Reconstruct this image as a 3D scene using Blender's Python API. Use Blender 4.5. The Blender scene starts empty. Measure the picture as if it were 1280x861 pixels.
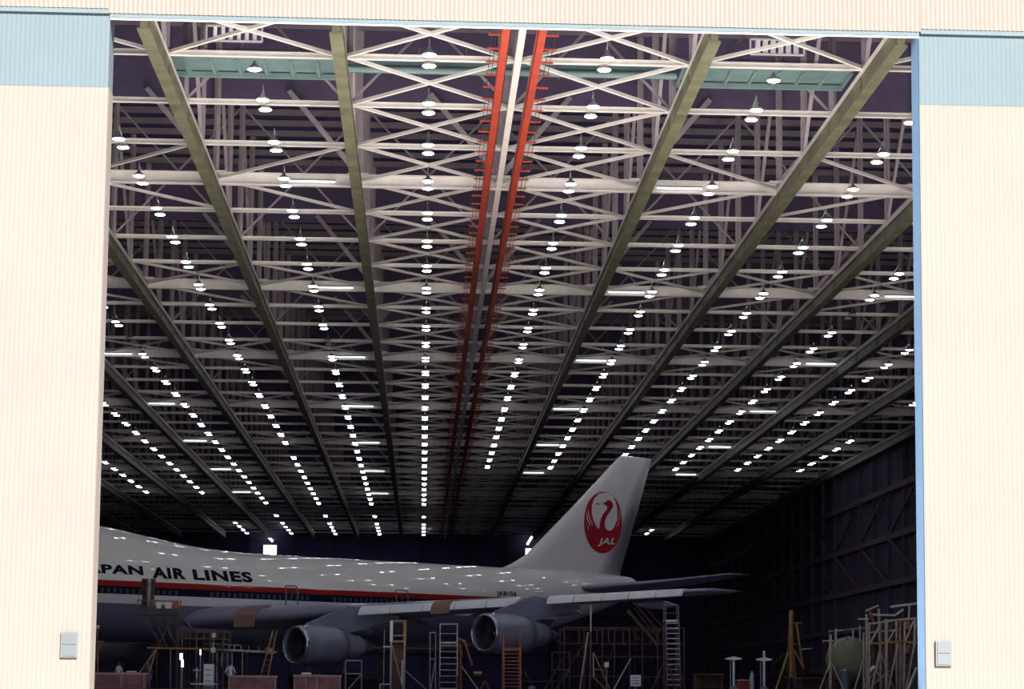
import bpy, bmesh, math, random
from mathutils import Vector, Matrix
random.seed(7)
SC = bpy.context.scene
COL = SC.collection
R = math.radians

# ---------------------------------------------------------------- camera (90 mm lens, shifted)
F, PPX, PPY = 3200.0, 750.0, 430.0
def cam_axes(v1=(527.0, 863.0), m=0.0055):
    ax, ay = v1[0]-PPX, v1[1]-PPY
    t = -(F*F+ax*ax+ay*ay)/(ax+m*ay)
    d = Vector((ax, -ay, -F)).normalized()
    x = Vector((v1[0]+t-PPX, -(v1[1]+t*m-PPY), -F)).normalized()
    if x.x < 0: x = -x
    up = x.cross(d)
    return Matrix((x, d, up))          # rows: world axes seen from the camera = cam->world
AX = cam_axes()
cd = bpy.data.cameras.new('camera'); cam = bpy.data.objects.new('camera', cd); COL.objects.link(cam)
cd.sensor_width = 36.0; cd.sensor_fit = 'HORIZONTAL'; cd.lens = F/1280*36.0
cd.shift_x = (640-PPX)/1280.0; cd.clip_end = 2000; cd.clip_start = 0.5
cam.matrix_world = AX.to_4x4()
SC.camera = cam
def at(px, py, Y):
    """world point on the plane of depth Y seen at photograph pixel (px, py)"""
    r = AX @ Vector((px-PPX, -(py-PPY), -F))
    return r*(Y/r.y)

# ---------------------------------------------------------------- sky, sun, exposure
w = bpy.data.worlds.new('sky'); SC.world = w; w.use_nodes = True
wn = w.node_tree.nodes; wl = w.node_tree.links
bg = wn['Background']
tc = wn.new('ShaderNodeTexCoord'); sp = wn.new('ShaderNodeSeparateXYZ'); rp = wn.new('ShaderNodeValToRGB')
wl.new(tc.outputs['Generated'], sp.inputs[0]); wl.new(sp.outputs[2], rp.inputs[0]); wl.new(rp.outputs[0], bg.inputs[0])
rp.color_ramp.elements[0].position = 0.0; rp.color_ramp.elements[0].color = (0.62, 0.78, 1.0, 1)
rp.color_ramp.elements[1].position = 0.7; rp.color_ramp.elements[1].color = (0.25, 0.48, 1.0, 1)
bg.inputs[1].default_value = 0.75
sd = bpy.data.lights.new('sun', 'SUN'); sun = bpy.data.objects.new('sun', sd); COL.objects.link(sun)
sd.energy = 35.0; sd.angle = R(0.6); sd.color = (1.0, 0.94, 0.85)
sun.rotation_euler = Vector((-0.30, 0.80, -0.56)).to_track_quat('-Z', 'Y').to_euler()
sun.location = (20, -20, 60)
SC.view_settings.view_transform = 'Standard'; SC.view_settings.look = 'None'
SC.view_settings.exposure = 0.0; SC.view_settings.gamma = 1.0; SC.view_settings.use_curve_mapping = False
SC.cycles.max_bounces = 8; SC.cycles.diffuse_bounces = 5; SC.cycles.use_denoising = True
SC.cycles.sample_clamp_indirect = 6.0

# ---------------------------------------------------------------- materials
MAT = {}
def mat(name, col, rough=0.6, metal=0.0, emit=0.0, noise=0.12, nscale=1.2, spec=0.5, coords='Object'):
    if name in MAT: return MAT[name]
    m = bpy.data.materials.new(name); m.use_nodes = True
    nt = m.node_tree; b = nt.nodes['Principled BSDF']
    b.inputs['Roughness'].default_value = rough; b.inputs['Metallic'].default_value = metal
    b.inputs['Specular IOR Level'].default_value = spec
    b.inputs['Base Color'].default_value = (*col, 1)
    if noise:
        t = nt.nodes.new('ShaderNodeTexCoord'); n = nt.nodes.new('ShaderNodeTexNoise'); r = nt.nodes.new('ShaderNodeValToRGB')
        n.inputs['Scale'].default_value = nscale; n.inputs['Detail'].default_value = 4
        nt.links.new(t.outputs[coords], n.inputs['Vector']); nt.links.new(n.outputs['Fac'], r.inputs[0]); nt.links.new(r.outputs[0], b.inputs['Base Color'])
        r.color_ramp.elements[0].position = 0.35; r.color_ramp.elements[0].color = (*[c*(1-noise) for c in col], 1)
        r.color_ramp.elements[1].position = 0.65; r.color_ramp.elements[1].color = (*[min(1, c*(1+noise*.5)) for c in col], 1)
    if emit:
        b.inputs['Emission Color'].default_value = (*col, 1); b.inputs['Emission Strength'].default_value = emit
    MAT[name] = m; return m
steel = mat('white_painted_steel', (0.62, 0.585, 0.565), 0.55, noise=0.08)
steelp = mat('shade_dimmed_white_steel', (0.30, 0.255, 0.29), 0.6, noise=0.15)  # same white steel, its colour dimmed for the weaker light among the posts
steel2 = mat('grey_painted_steel', (0.20, 0.165, 0.20), 0.6)
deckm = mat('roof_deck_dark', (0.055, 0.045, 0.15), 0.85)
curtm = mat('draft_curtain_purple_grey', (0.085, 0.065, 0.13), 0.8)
olive = mat('olive_crane_beam_paint', (0.125, 0.125, 0.075), 0.55, noise=0.35, nscale=0.7)
orange = mat('orange_rail_paint', (0.33, 0.042, 0.022), 0.5, noise=0.15)
teal = mat('teal_paint', (0.125, 0.205, 0.21), 0.6, noise=0.15)
tealrib = mat('teal_rib_paint', (0.15, 0.235, 0.235), 0.6)
cream = mat('cream_door_paint', (0.0860, 0.0715, 0.0660), 0.85, noise=0.03, nscale=0.25)
blue = mat('pale_blue_door_paint', (0.034, 0.052, 0.063), 0.85, noise=0.04, nscale=0.4)
trimc = mat('pale_cyan_trim_paint', (0.039, 0.058, 0.069), 0.85, noise=0.05)
floor2 = mat('bounce_cutting_dark_floor', (0.04, 0.02, 0.055), 0.5, noise=0.15, nscale=0.3)  # unseen; colour darkened to cut the bounce onto the deep roof
floorm = mat('bounce_raising_pale_floor', (0.72, 0.69, 0.66), 0.5, noise=0.15, nscale=0.3)  # unseen strip by the door, kept pale to bounce light onto the near roof
apronm = mat('apron_concrete', (0.62, 0.60, 0.57), 0.8, noise=0.15, nscale=0.1)
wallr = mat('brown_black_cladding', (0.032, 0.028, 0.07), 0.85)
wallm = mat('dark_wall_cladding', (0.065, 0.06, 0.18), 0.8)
wallfr = mat('wall_framing_brown', (0.065, 0.045, 0.07), 0.7)
lampm = mat('lamp_diffuser', (0.94, 0.90, 1.0), 0.4, emit=35.0, noise=0)
lampoff = mat('lamp_diffuser_off', (0.35, 0.35, 0.36), 0.3, noise=0)
lampsh = mat('lamp_aluminium', (0.55, 0.55, 0.50), 0.35, metal=0.8)
tubem = mat('fluorescent_tube', (0.90, 1.0, 0.97), 0.4, emit=3.5, noise=0)
greenm = mat('green_lit_tube', (0.62, 1.0, 0.78), 0.4, emit=4.0, noise=0)
winm = mat('daylit_window_pane', (1.0, 0.97, 0.98), 0.4, emit=3.0, noise=0)
yel = mat('yellow_scaffold_paint', (0.40, 0.24, 0.09), 0.6, noise=0.3, nscale=3)
brn = mat('brown_scaffold_paint', (0.135, 0.072, 0.055), 0.6, noise=0.3, nscale=2)
rst = mat('red_oxide_paint', (0.36, 0.13, 0.09), 0.6, noise=0.3, nscale=2)
gpipe = mat('galvanised_pipe', (0.52, 0.54, 0.58), 0.4, metal=0.3, noise=0.2)
tpipe = mat('tan_scaffold_pipe', (0.50, 0.42, 0.36), 0.5, noise=0.25, nscale=3)
white = mat('white_paint', (0.80, 0.82, 0.85), 0.4, noise=0.05)
pink = mat('pink_barrier_paint', (0.33, 0.16, 0.16), 0.7, noise=0.3, nscale=2)
pinkl = mat('pale_pink_edging', (0.55, 0.38, 0.38), 0.7)
tank = mat('green_tank_paint', (0.25, 0.30, 0.17), 0.5, noise=0.15)
blk = mat('black_rubber', (0.012, 0.012, 0.014), 0.6, noise=0)
dark = mat('dark_machinery', (0.05, 0.05, 0.07), 0.6)
bluep = mat('blue_grey_paint', (0.16, 0.20, 0.30), 0.5)
acmetal = mat('nacelle_grey_paint', (0.27, 0.30, 0.40), 0.16, metal=0.15, noise=0.12)
acwing = mat('wing_grey_paint', (0.27, 0.29, 0.42), 0.30, metal=0.1, noise=0.1, nscale=0.5)
acwhite = mat('aircraft_white_paint', (0.82, 0.81, 0.83), 0.10, noise=0.04, nscale=0.3)
flapm = mat('pale_flap_metal', (0.86, 0.92, 0.98), 0.3, metal=0.1, noise=0.06)
lipm = mat('polished_lip_metal', (0.62, 0.66, 0.75), 0.25, metal=0.8, noise=0)
brownc = mat('brown_cover_cloth', (0.30, 0.19, 0.15), 0.85)
redlogo = mat('crane_emblem_red', (0.40, 0.018, 0.03), 0.35, noise=0)
letterm = mat('letter_navy', (0.010, 0.012, 0.025), 0.9, noise=0, spec=0.1)
redm = mat('dark_red_paint', (0.30, 0.03, 0.03), 0.5)
barm = mat('dull_dark_barrel_metal', (0.09, 0.08, 0.10), 0.35, metal=0.3)
skinm = mat('skin', (0.50, 0.30, 0.20), 0.6, noise=0)
hairm = mat('black_hair', (0.012, 0.01, 0.01), 0.6, noise=0)
shirtm = mat('white_shirt_cloth', (0.75, 0.80, 0.86), 0.8)
covm = mat('blue_grey_coverall_cloth', (0.20, 0.23, 0.32), 0.85)
trom = mat('dark_trousers_cloth', (0.06, 0.06, 0.09), 0.85)
edgeb = mat('skylit_shade_door_edge', (0.17, 0.31, 0.50), 0.7, noise=0.05)  # blue skylight on the shaded right door edge, put into its colour
wfm = mat('grey_window_frame', (0.043, 0.048, 0.053), 0.6)
glassm = mat('grey_window_glass', (0.030, 0.037, 0.044), 0.5, noise=0.05)

# fuselage paint: white top, red and navy cheatline, white, bare grey belly
fus = bpy.data.materials.new('fuselage_paint'); fus.use_nodes = True
nt = fus.node_tree; b = nt.nodes['Principled BSDF']; b.inputs['Roughness'].default_value = 0.06
t = nt.nodes.new('ShaderNodeTexCoord'); s = nt.nodes.new('ShaderNodeSeparateXYZ'); nt.links.new(t.outputs['Object'], s.inputs[0])
mr = nt.nodes.new('ShaderNodeMath'); mr.operation = 'DIVIDE'; mr.inputs[1].default_value = 12.0; nt.links.new(s.outputs[2], mr.inputs[0])
cr = nt.nodes.new('ShaderNodeValToRGB'); cr.color_ramp.interpolation = 'CONSTANT'; nt.links.new(mr.outputs[0], cr.inputs[0])
WH = (0.83, 0.85, 0.82, 1)
el = cr.color_ramp.elements
el[0].position = 0; el[0].color = (0.15, 0.17, 0.27, 1); el[1].position = 5.52/12; el[1].color = (0.76, 0.77, 0.82, 1)
for z_, c_ in ((6.10, (0.012, 0.012, 0.035, 1)), (6.64, (0.34, 0.028, 0.024, 1)), (7.02, WH)):
    e_ = el.new(z_/12); e_.color = c_
gt = nt.nodes.new('ShaderNodeMath'); gt.operation = 'GREATER_THAN'; gt.inputs[1].default_value = 56.5; nt.links.new(s.outputs[0], gt.inputs[0])
mx = nt.nodes.new('ShaderNodeMix'); mx.data_type = 'RGBA'; nt.links.new(gt.outputs[0], mx.inputs[0]); nt.links.new(cr.outputs[0], mx.inputs[6]); mx.inputs[7].default_value = WH
nt.links.new(mx.outputs[2], b.inputs['Base Color'])

# ---------------------------------------------------------------- mesh helpers
class MB:
    def __init__(s, o=(0, 0, 0)):
        s.v = []; s.f = []; s.m = []; s.o = Vector(o)
    def add(s, vs, fs, mi=0):
        n = len(s.v); s.v += [tuple(Vector(p)-s.o) for p in vs]
        s.f += [tuple(i+n for i in f) for f in fs]; s.m += [mi]*len(fs); return s
    def box(s, c, d, mi=0, rz=0):
        cx, cy, cz = c; hx, hy, hz = d[0]/2, d[1]/2, d[2]/2; ca, sa = math.cos(rz), math.sin(rz)
        vs = []
        for i in (-1, 1):
            for j in (-1, 1):
                for k in (-1, 1):
                    x, y = i*hx, j*hy; vs.append((cx+x*ca-y*sa, cy+x*sa+y*ca, cz+k*hz))
        return s.add(vs, [(0, 1, 3, 2), (4, 6, 7, 5), (0, 4, 5, 1), (2, 3, 7, 6), (0, 2, 6, 4), (1, 5, 7, 3)], mi)
    def bar(s, p, q, w_, h_, mi=0, up=(0, 0, 1)):
        p = Vector(p); q = Vector(q); d = (q-p).normalized(); u = Vector(up)
        if abs(d.dot(u)) > 0.97: u = Vector((0, 1, 0))
        sd_ = d.cross(u).normalized(); u = sd_.cross(d)
        vs = []
        for e in (p, q):
            for a, b_ in ((-1, -1), (1, -1), (1, 1), (-1, 1)): vs.append(e+sd_*(a*w_/2)+u*(b_*h_/2))
        return s.add(vs, [(0, 3, 2, 1), (4, 5, 6, 7), (0, 1, 5, 4), (1, 2, 6, 5), (2, 3, 7, 6), (3, 0, 4, 7)], mi)
    def ibeam(s, p, q, w_, h_, t_=0.04, mi=0):
        p = Vector(p); q = Vector(q); z = Vector((0, 0, 1))
        s.bar(p+z*(h_/2-t_/2), q+z*(h_/2-t_/2), w_, t_, mi); s.bar(p-z*(h_/2-t_/2), q-z*(h_/2-t_/2), w_, t_, mi)
        return s.bar(p, q, t_*1.2, h_-2*t_, mi)
    def tube(s, p, q, r, n=8, mi=0, r2=None, caps=True):
        p = Vector(p); q = Vector(q); r2 = r if r2 is None else r2
        d = (q-p).normalized(); u = Vector((0, 0, 1)) if abs(d.z) < .9 else Vector((1, 0, 0))
        a = d.cross(u).normalized(); b_ = d.cross(a)
        vs = []
        for e, rr in ((p, r), (q, r2)):
            for i in range(n):
                th = 2*math.pi*i/n; vs.append(e+a*(math.cos(th)*rr)+b_*(math.sin(th)*rr))
        fs = [(i, (i+1) % n, n+(i+1) % n, n+i) for i in range(n)]
        if caps: fs += [tuple(range(n-1, -1, -1)), tuple(range(n, 2*n))]
        return s.add(vs, fs, mi)
    def lathe(s, prof, n=24, origin=(0, 0, 0), axis='Z', mi=0, sq=(1, 1)):
        o = Vector(origin); vs = []
        for r, h in prof:
            for i in range(n):
                th = 2*math.pi*i/n; a, b_ = r*math.cos(th)*sq[0], r*math.sin(th)*sq[1]
                vs.append(o+(Vector((a, b_, h)) if axis == 'Z' else Vector((h, a, b_))))
        fs = []
        for k in range(len(prof)-1):
            for i in range(n): fs.append((k*n+i, k*n+(i+1) % n, (k+1)*n+(i+1) % n, (k+1)*n+i))
        return s.add(vs, fs, mi)
    def loft(s, rings, mi=0, cap=True):
        n = len(rings[0]); vs = [p for r in rings for p in r]; fs = []
        for k in range(len(rings)-1):
            for i in range(n): fs.append((k*n+i, k*n+(i+1) % n, (k+1)*n+(i+1) % n, (k+1)*n+i))
        if cap: fs += [tuple(range(n-1, -1, -1)), tuple(range((len(rings)-1)*n, len(rings)*n))]
        return s.add(vs, fs, mi)
    def mesh(s, name, mats, smooth=False, fix=True):
        me = bpy.data.meshes.new(name); me.from_pydata(s.v, [], s.f)
        for m_ in (mats if isinstance(mats, (list, tuple)) else [mats]): me.materials.append(m_)
        me.polygons.foreach_set('material_index', s.m)
        if fix:
            bm = bmesh.new(); bm.from_mesh(me); bmesh.ops.recalc_face_normals(bm, faces=bm.faces); bm.to_mesh(me); bm.free()
        if smooth:
            me.polygons.foreach_set('use_smooth', [True]*len(me.polygons))
            if smooth != 'all': me.set_sharp_from_angle(angle=R(35))
        me.update(); return me
    def build(s, name, mats, parent=None, smooth=False, loc=None):
        return link(name, s.mesh(name, mats, smooth), parent, loc)
def link(name, me, parent=None, loc=None):
    o = bpy.data.objects.new(name, me); COL.objects.link(o)
    if parent: o.parent = parent
    if loc is not None: o.location = loc
    return o
def tag(o, label=None, cat=None, group=None, kind=None):
    if label: o['label'] = label
    if cat: o['category'] = cat
    if group: o['group'] = group
    if kind: o['kind'] = kind
    return o
def thing(name, label, cat, loc=(0, 0, 0), group=None):
    return tag(link(name, None, None, loc), label, cat, group)
ORD = ['first', 'second', 'third', 'fourth', 'fifth', 'sixth', 'seventh', 'eighth', 'ninth', 'tenth', 'eleventh', 'twelfth', 'thirteenth',
       'fourteenth', 'fifteenth', 'sixteenth', 'seventeenth', 'eighteenth', 'nineteenth', 'twentieth']
def nth(i):
    if i < 20: return ORD[i]
    i += 1
    t_ = {20: 'twenty', 30: 'thirty'}[i//10*10]
    return (t_[:-1]+'ieth') if i % 10 == 0 else t_+'-'+ORD[i % 10-1]

FZ = -0.12                      # hangar floor
H = 24.0; BAY = 6.72; PAN = 8.06; Z0 = 95.9; NR = 38
XW0, XW1 = -44.0, 44.5; YF = 88.0; YB = 405.0; ROOF = 31.6
RY = lambda k: Z0+PAN*k
GX = lambda k: BAY*(k+.5)       # girder lines
heavy = lambda k: k % 4 == 3
def inview(x, y, z, m=60):
    c = AX.transposed() @ Vector((x, y, z))
    u = PPX+F*c.x/-c.z; v = PPY-F*c.y/-c.z
    return 110-m < u < 1160+m and -m < v < 861+m

# ================================================================ THE SETTING
YT = 111.0
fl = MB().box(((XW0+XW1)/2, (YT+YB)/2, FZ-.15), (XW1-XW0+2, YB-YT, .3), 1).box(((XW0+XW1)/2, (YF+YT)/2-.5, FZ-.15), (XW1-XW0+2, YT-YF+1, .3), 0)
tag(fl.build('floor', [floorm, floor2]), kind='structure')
ap = MB(); ap.add([(-260, -200, -1.9), (260, -200, -1.9), (260, 0, -1.75), (-260, 0, -1.75), (260, 87.0, FZ-.01), (-260, 87.0, FZ-.01)], [(0, 1, 2, 3), (3, 2, 4, 5)])
tag(ap.build('trim_1', apronm), 'pale concrete apron in front of the doors', kind='structure')
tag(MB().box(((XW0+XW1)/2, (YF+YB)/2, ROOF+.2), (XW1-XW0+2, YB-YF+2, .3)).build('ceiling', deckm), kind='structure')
ceiling = bpy.data.objects['ceiling']
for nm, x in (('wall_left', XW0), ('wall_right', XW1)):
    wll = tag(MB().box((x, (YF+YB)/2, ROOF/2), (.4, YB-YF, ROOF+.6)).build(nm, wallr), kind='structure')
    sg = -1 if x > 0 else 1; xx = x+sg*.35
    for k in range(-1, NR+1):
        if x < 0 and k % 2: continue
        MB().box((xx, RY(k), ROOF/2), (.5, .35, ROOF)).build('column', wallfr, wll)
    for z in (2.4, 6.4, 10.3, 14.7, 19.2):
        MB().box((xx+sg*.1, (YF+YB)/2, z), (.35, YB-YF-2, .55)).build('girt', wallfr, wll)
    if x > 0:
        for k in range(8, 36, 2):
            MB().bar((xx+sg*.2, RY(k), 10.3), (xx+sg*.2, RY(k+2), 14.7), .2, .22).build('wall_brace', wallfr, wll)
            MB().bar((xx+sg*.2, RY(k), 19.2), (xx+sg*.2, RY(k+2), 14.7), .2, .22).build('wall_brace', wallfr, wll)
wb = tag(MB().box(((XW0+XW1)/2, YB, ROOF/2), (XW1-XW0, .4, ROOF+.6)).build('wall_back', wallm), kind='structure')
for i in range(14):
    MB().box((XW0+3.3+i*6.72, YB-.4, ROOF/2), (.4, .5, ROOF)).build('column', wallfr, wb)
for z in (6, 12, 18, 23.5): MB().box(((XW0+XW1)/2, YB-.5, z), (XW1-XW0-1, .3, .4)).build('girt', wallfr, wb)
# high daylit windows in the back wall
for n_, (x, y, wd, hg) in enumerate(((337.5, 688.5, 2.0, 1.9), (660.5, 689.5, 0.9, 1.1))):
    c = at(x, y, YB-.35)
    wf = tag(MB(c).box(c, (wd+.3, .25, hg+.3)).build('window_%d' % (n_+1), steel2, loc=c), kind='structure')
    MB().box((0, -.14, 0), (wd, .06, hg)).build('pane', winm, wf)
    a, b_ = (at(330, 665, YB-2), at(341, 676, YB-2)) if n_ == 0 else (at(659, 680, YB-2), at(665, 670, YB-2))
    st = MB(a).bar(a, b_, .5, .35).build('window_reflection_bar', tubem, loc=a)  # glowing bar added in place of the window's diagonal reflection
    MB(a).tube(a, (a.x, a.y, ROOF), .04, 6).build('reflection_bar_rod', wallfr, st)  # added rod that carries the glowing bar
    tag(st, ('slanting streak of reflected window light above the bright square window over the fuselage', 'slanting streak of reflected window light beside the leading edge of the tail fin')[n_], 'lamp')

# front: fascia, door leaves
def corrugated(x0, x1, z0, z1, y, mb, pitch=.162, amp=.014, ztilt=0):
    n = int((x1-x0)/pitch*2); vs = []
    for i in range(n+1):
        x = x0+(x1-x0)*i/n; yy = y-(amp if i % 2 else -amp)
        vs += [(x, yy, z0), (x, yy+ztilt, z1)]
    return mb.add(vs, [(2*i, 2*i+2, 2*i+3, 2*i+1) for i in range(n)])
XL, XR = -11.2, 17.35; ZL = 23.37
fa = tag(MB().build('wall_front', cream), kind='structure')
corrugated(XL-.05, XR+.05, ZL, 34, 87.92, MB()).build('fascia_sheet', cream, fa)
corrugated(XW0-1, XL-.05, ZL+.16, 34, 87.90, MB()).build('fascia_sheet', cream, fa)
corrugated(XR+.05, XW1+1, ZL+.1, 34, 87.90, MB()).build('fascia_sheet', cream, fa)
MB().box((0, 88.1, 29), (92, .2, 10)).build('fascia_backing', steel2, fa)
MB().box(((XL+XR)/2, 87.98, ZL-.05), (XR-XL, .06, .20)).build('fascia_edge_strip', trimc, fa)
MB().box(((XL+XW0)/2-.5, 87.95, ZL+.10), (XL-XW0+.9, .05, .22)).build('fascia_edge_strip', trimc, fa)
MB().box(((XR+XW1)/2+.5, 87.95, ZL+.04), (XW1-XR+.9, .05, .22)).build('fascia_edge_strip', trimc, fa)
MB().box(((XL+XR)/2, 88.06, ZL-.17), (XR-XL, .10, .05)).build('soffit_strip', white, fa)
def leaf(n_, x0, x1, wx):
    z1, z0 = ZL+.15, FZ+.04; zb = z1-2.75
    r = link('door_%d' % n_, MB().box(((x0+x1)/2, 88.72, (z0+z1)/2), (x1-x0, 1.3, z1-z0)).mesh('door', blue)); tag(r, kind='structure')
    corrugated(x0, x1, z0, zb, 88.04, MB(), .162, .005).build('lower_sheet', cream, r)
    corrugated(x0, x1, zb-.02, z1, 88.03, MB(), .162, .005).build('upper_sheet', blue, r)
    inner = x1 if n_ == 1 else x0; sg = -1 if n_ == 1 else 1
    MB().box((inner-sg*.012, 88.74, (z0+(zb if n_ == 1 else z1))/2), (.02, 1.27, (zb if n_ == 1 else z1)-z0)).build('edge_strip', cream if n_ == 1 else edgeb, r)
    MB().box(((x0+x1)/2, 88.0, z1-.02), (x1-x0, .06, .06)).build('head_flashing', trimc, r)
    for s_ in range(1, 7):
        MB().box(((x0+x1)/2, 89.42, z0+s_*3.3), (x1-x0, .12, .25)).build('stiffener', steel2, r)
    c = at(*wx, 87.98)
    f_ = MB(c).box(c, (.56, .1, .86)).build('door_window', wfm, r, loc=c)
    MB().box((-.0, -.06, .2), (.46, .03, .37)).build('pane', glassm, f_); MB().box((0, -.06, -.2), (.46, .03, .37)).build('pane', glassm, f_)
leaf(1, XL-14, XL, (86.5, 805)); leaf(2, XR, XR+14, (1179.5, 816))
for i, (x0, x1) in enumerate(((XW0, XL-14.05),)):
    r = tag(MB().box(((x0+x1)/2, 88.72, 11.6), (x1-x0, 1.3, 23.4)).build('door_%d' % (i+3), cream), kind='structure')
# deck purlins and curtains, parts of the ceiling
pur = MB().box(((XW0+XW1)/2, 0, 0), (XW1-XW0, .10, .34)).mesh('purlin', steel2)
y = YF+2; 
while y < YB-1:
    link('purlin', pur, ceiling, (0, y, ROOF-.2)); y += PAN/3
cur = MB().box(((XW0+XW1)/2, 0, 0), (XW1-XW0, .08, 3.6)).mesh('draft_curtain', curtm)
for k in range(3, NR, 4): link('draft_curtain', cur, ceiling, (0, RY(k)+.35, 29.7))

# ================================================================ ROOF STEEL
GL = [g for g in range(-7, 7) if XW0 < GX(g) < XW1]
chord = MB().ibeam((XW0+.3, 0, 0), (XW1-.3, 0, 0), .22, .21).mesh('bottom_chord', steel)
hchord = MB().ibeam((XW0+.3, 0, 0), (XW1-.3, 0, 0), .36, .60, .06).mesh('bottom_chord', steel)
post = MB().bar((0, 0, 0), (0, 0, ROOF-H-.3), .30, .1).bar((0, -.12, 0), (0, -.12, ROOF-H-.3), .06, .2).mesh('post', steelp)
hx = BAY/2
diagL = MB().bar((0, 0, .3), (-hx, 0, 4.3), .24, .24).mesh('truss_diagonal', steelp)
diagR = MB().bar((0, 0, .3), (hx, 0, 4.3), .24, .24).mesh('truss_diagonal', steelp)
swA = MB().bar((0, 0, 0), (BAY, 0, ROOF-H-.4), .1, .1).mesh('sway_rod', steelp)
swB = MB().bar((BAY, .12, 0), (0, .12, ROOF-H-.4), .1, .1).mesh('sway_rod', steelp)
ldiag = MB().bar((0, 0, .1), (0, -PAN, ROOF-H-.4), .16, .2).mesh('longitudinal_diagonal', steelp)
brA = MB().bar((.12, 0, 0), (BAY-.12, PAN, 0), .14, .13).mesh('x_brace', steel)
brB = MB().bar((BAY-.12, 0, .02), (.12, PAN, .02), .14, .13).mesh('x_brace', steel)
guss = MB().box((0, 0, 0), (1.0, .5, .05)).mesh('gusset_plate', steel)
for k in range(NR):
    hv = heavy(k); y = RY(k)
    t = thing('roof_truss', ('heavy deep' if hv else 'slender white')+' steel roof truss, the %s crossbeam in from the doorway' % nth(k), 'roof truss', (0, y, H))
    link('bottom_chord', hchord if hv else chord, t)
    far = k >= 16
    st = MB()
    for g in GL:
        x = GX(g)
        if not (inview(x, y, H) or inview(x, y, ROOF)): continue
        if far:
            st.bar((x, 0, 0), (x, 0, ROOF-H-.3), .22, .2); st.bar((x, 0, .1), (x, -PAN, ROOF-H-.4), .16, .2)
        else:
            link('post', post, t, (x, 0, 0))
            if g != 0 and k % 2 == 0: link('longitudinal_diagonal', ldiag, t, (x, 0, 0))
        if hv:
            if g <= 0: link('truss_diagonal', diagL, t, (x, 0, 0))
            if g >= 0: link('truss_diagonal', diagR, t, (x, 0, 0))
            if not far: link('gusset_plate', guss, t, (x, 0, .33))
        if k % 4 == 1 and not far and g < GL[-1]:
            link('sway_rod', swA, t, (x, 0, 0)); link('sway_rod', swB, t, (x, 0, 0))
    if far: tag(st.build('post_rows', steelp, t), kind='stuff')
    # horizontal bracing on the panel in front of this crossbeam (its far nodes lie on it)
    for g in GL[:-1]:
        x = GX(g)
        if not inview(x+BAY/2, y-PAN/2, H, 110): continue
        c = (x, -PAN if k else -7.4, 0); sc = 1 if k else 7.4/PAN
        def put(me):
            o = link('x_brace', me, t, c); o.scale = (1, sc, 1)
        if g in (-1, 0) or k == 0:
            put(brA); put(brB)
        elif hv:
            put(brB if x+hx < 0 else brA)
            if k > 3: put(brA if x+hx < 0 else brB)
        elif k % 4 == 0:
            put(brA if x+hx < 0 else brB)
# olive crane runway beams under the girder lines, white longitudinal chords above them
words = {-1: 'first olive runway beam left of the orange rails', -2: 'second olive runway beam left of the orange rails', -3: 'third olive runway beam left of the orange rails',
         1: 'first olive runway beam right of the orange rails', 2: 'second olive runway beam right of the orange rails', 3: 'third olive runway beam right of the orange rails'}
def gw(g):
    return '%s %s of the orange rails' % (nth(abs(g)-1), 'left' if g < 0 else 'right')
for g in GL:
    x = GX(g)
    gi = -(-g) if g >= 0 else g
    if g == 0: continue
    ty = 88.5
    lab = gw(g if g > 0 else g)
    t = thing('runway_beam', 'long olive green runway beam under the roof, '+lab, 'beam', (x, ty, H-1.2))
    MB().bar((0, 0, .96), (0, YB-ty-12, .96), .36, .3).build('longitudinal_chord', steel, t)
    MB().bar((0, 0, .52), (0, YB-ty-12, .52), .26, .60).build('web', olive, t)
    MB().bar((0, 0, .19), (0, YB-ty-12, .19), .46, .08).build('bottom_flange', olive, t)
    MB().bar((0, 0, .8), (0, YB-ty-12, .8), .42, .06).build('top_flange', olive, t)
    rib = MB().box((0, 0, .5), (.42, .05, .56)).mesh('stiffener', olive)
    for k in range(12): link('stiffener', rib, t, (0, RY(k)-ty, 0))
# centre: white chord between two orange rails
x = GX(0)-.05
t = thing('centre_chord', 'long white steel chord running away between the two orange rails', 'beam', (x, 89.6, H))
MB().bar((0, 0, -.1), (0, 314, -.1), .26, .36).build('chord', steel, t)
for sg, nm in ((-1, 'left'), (1, 'right')):
    rx = x+sg*.64
    t = thing('crane_rail', '%s of the two bright orange rails running away under the roof centre' % nm, 'rail', (rx, 88.3, H-.65))
    MB().ibeam((0, 0, .1), (0, 312, .1), .30, .42, .06).build('rail_beam', orange, t)
    MB().bar((sg*-.14, 0, .1), (sg*-.14, 312, .1), .03, .42).build('rail_side_plate', orange, t)
    br = MB().bar((0, 0, -.02), (sg*.62, 0, -.02), .06, .07).mesh('conductor_bracket', orange)
    hg = MB().bar((0, 0, .3), (0, 0, .62), .12, .12).mesh('rail_hanger', steel)
    for i in range(100): link('conductor_bracket', br, t, (0, 1.2+i*PAN/4, 0))
    for i in range(0, NR): link('rail_hanger', hg, t, (0, RY(i)-88.3, 0))
    for j in (.35, .5): MB().tube((sg*j, 0, -.02), (sg*j, 300, -.02), .012, 4).build('conductor_wire', blk, t)

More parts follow.
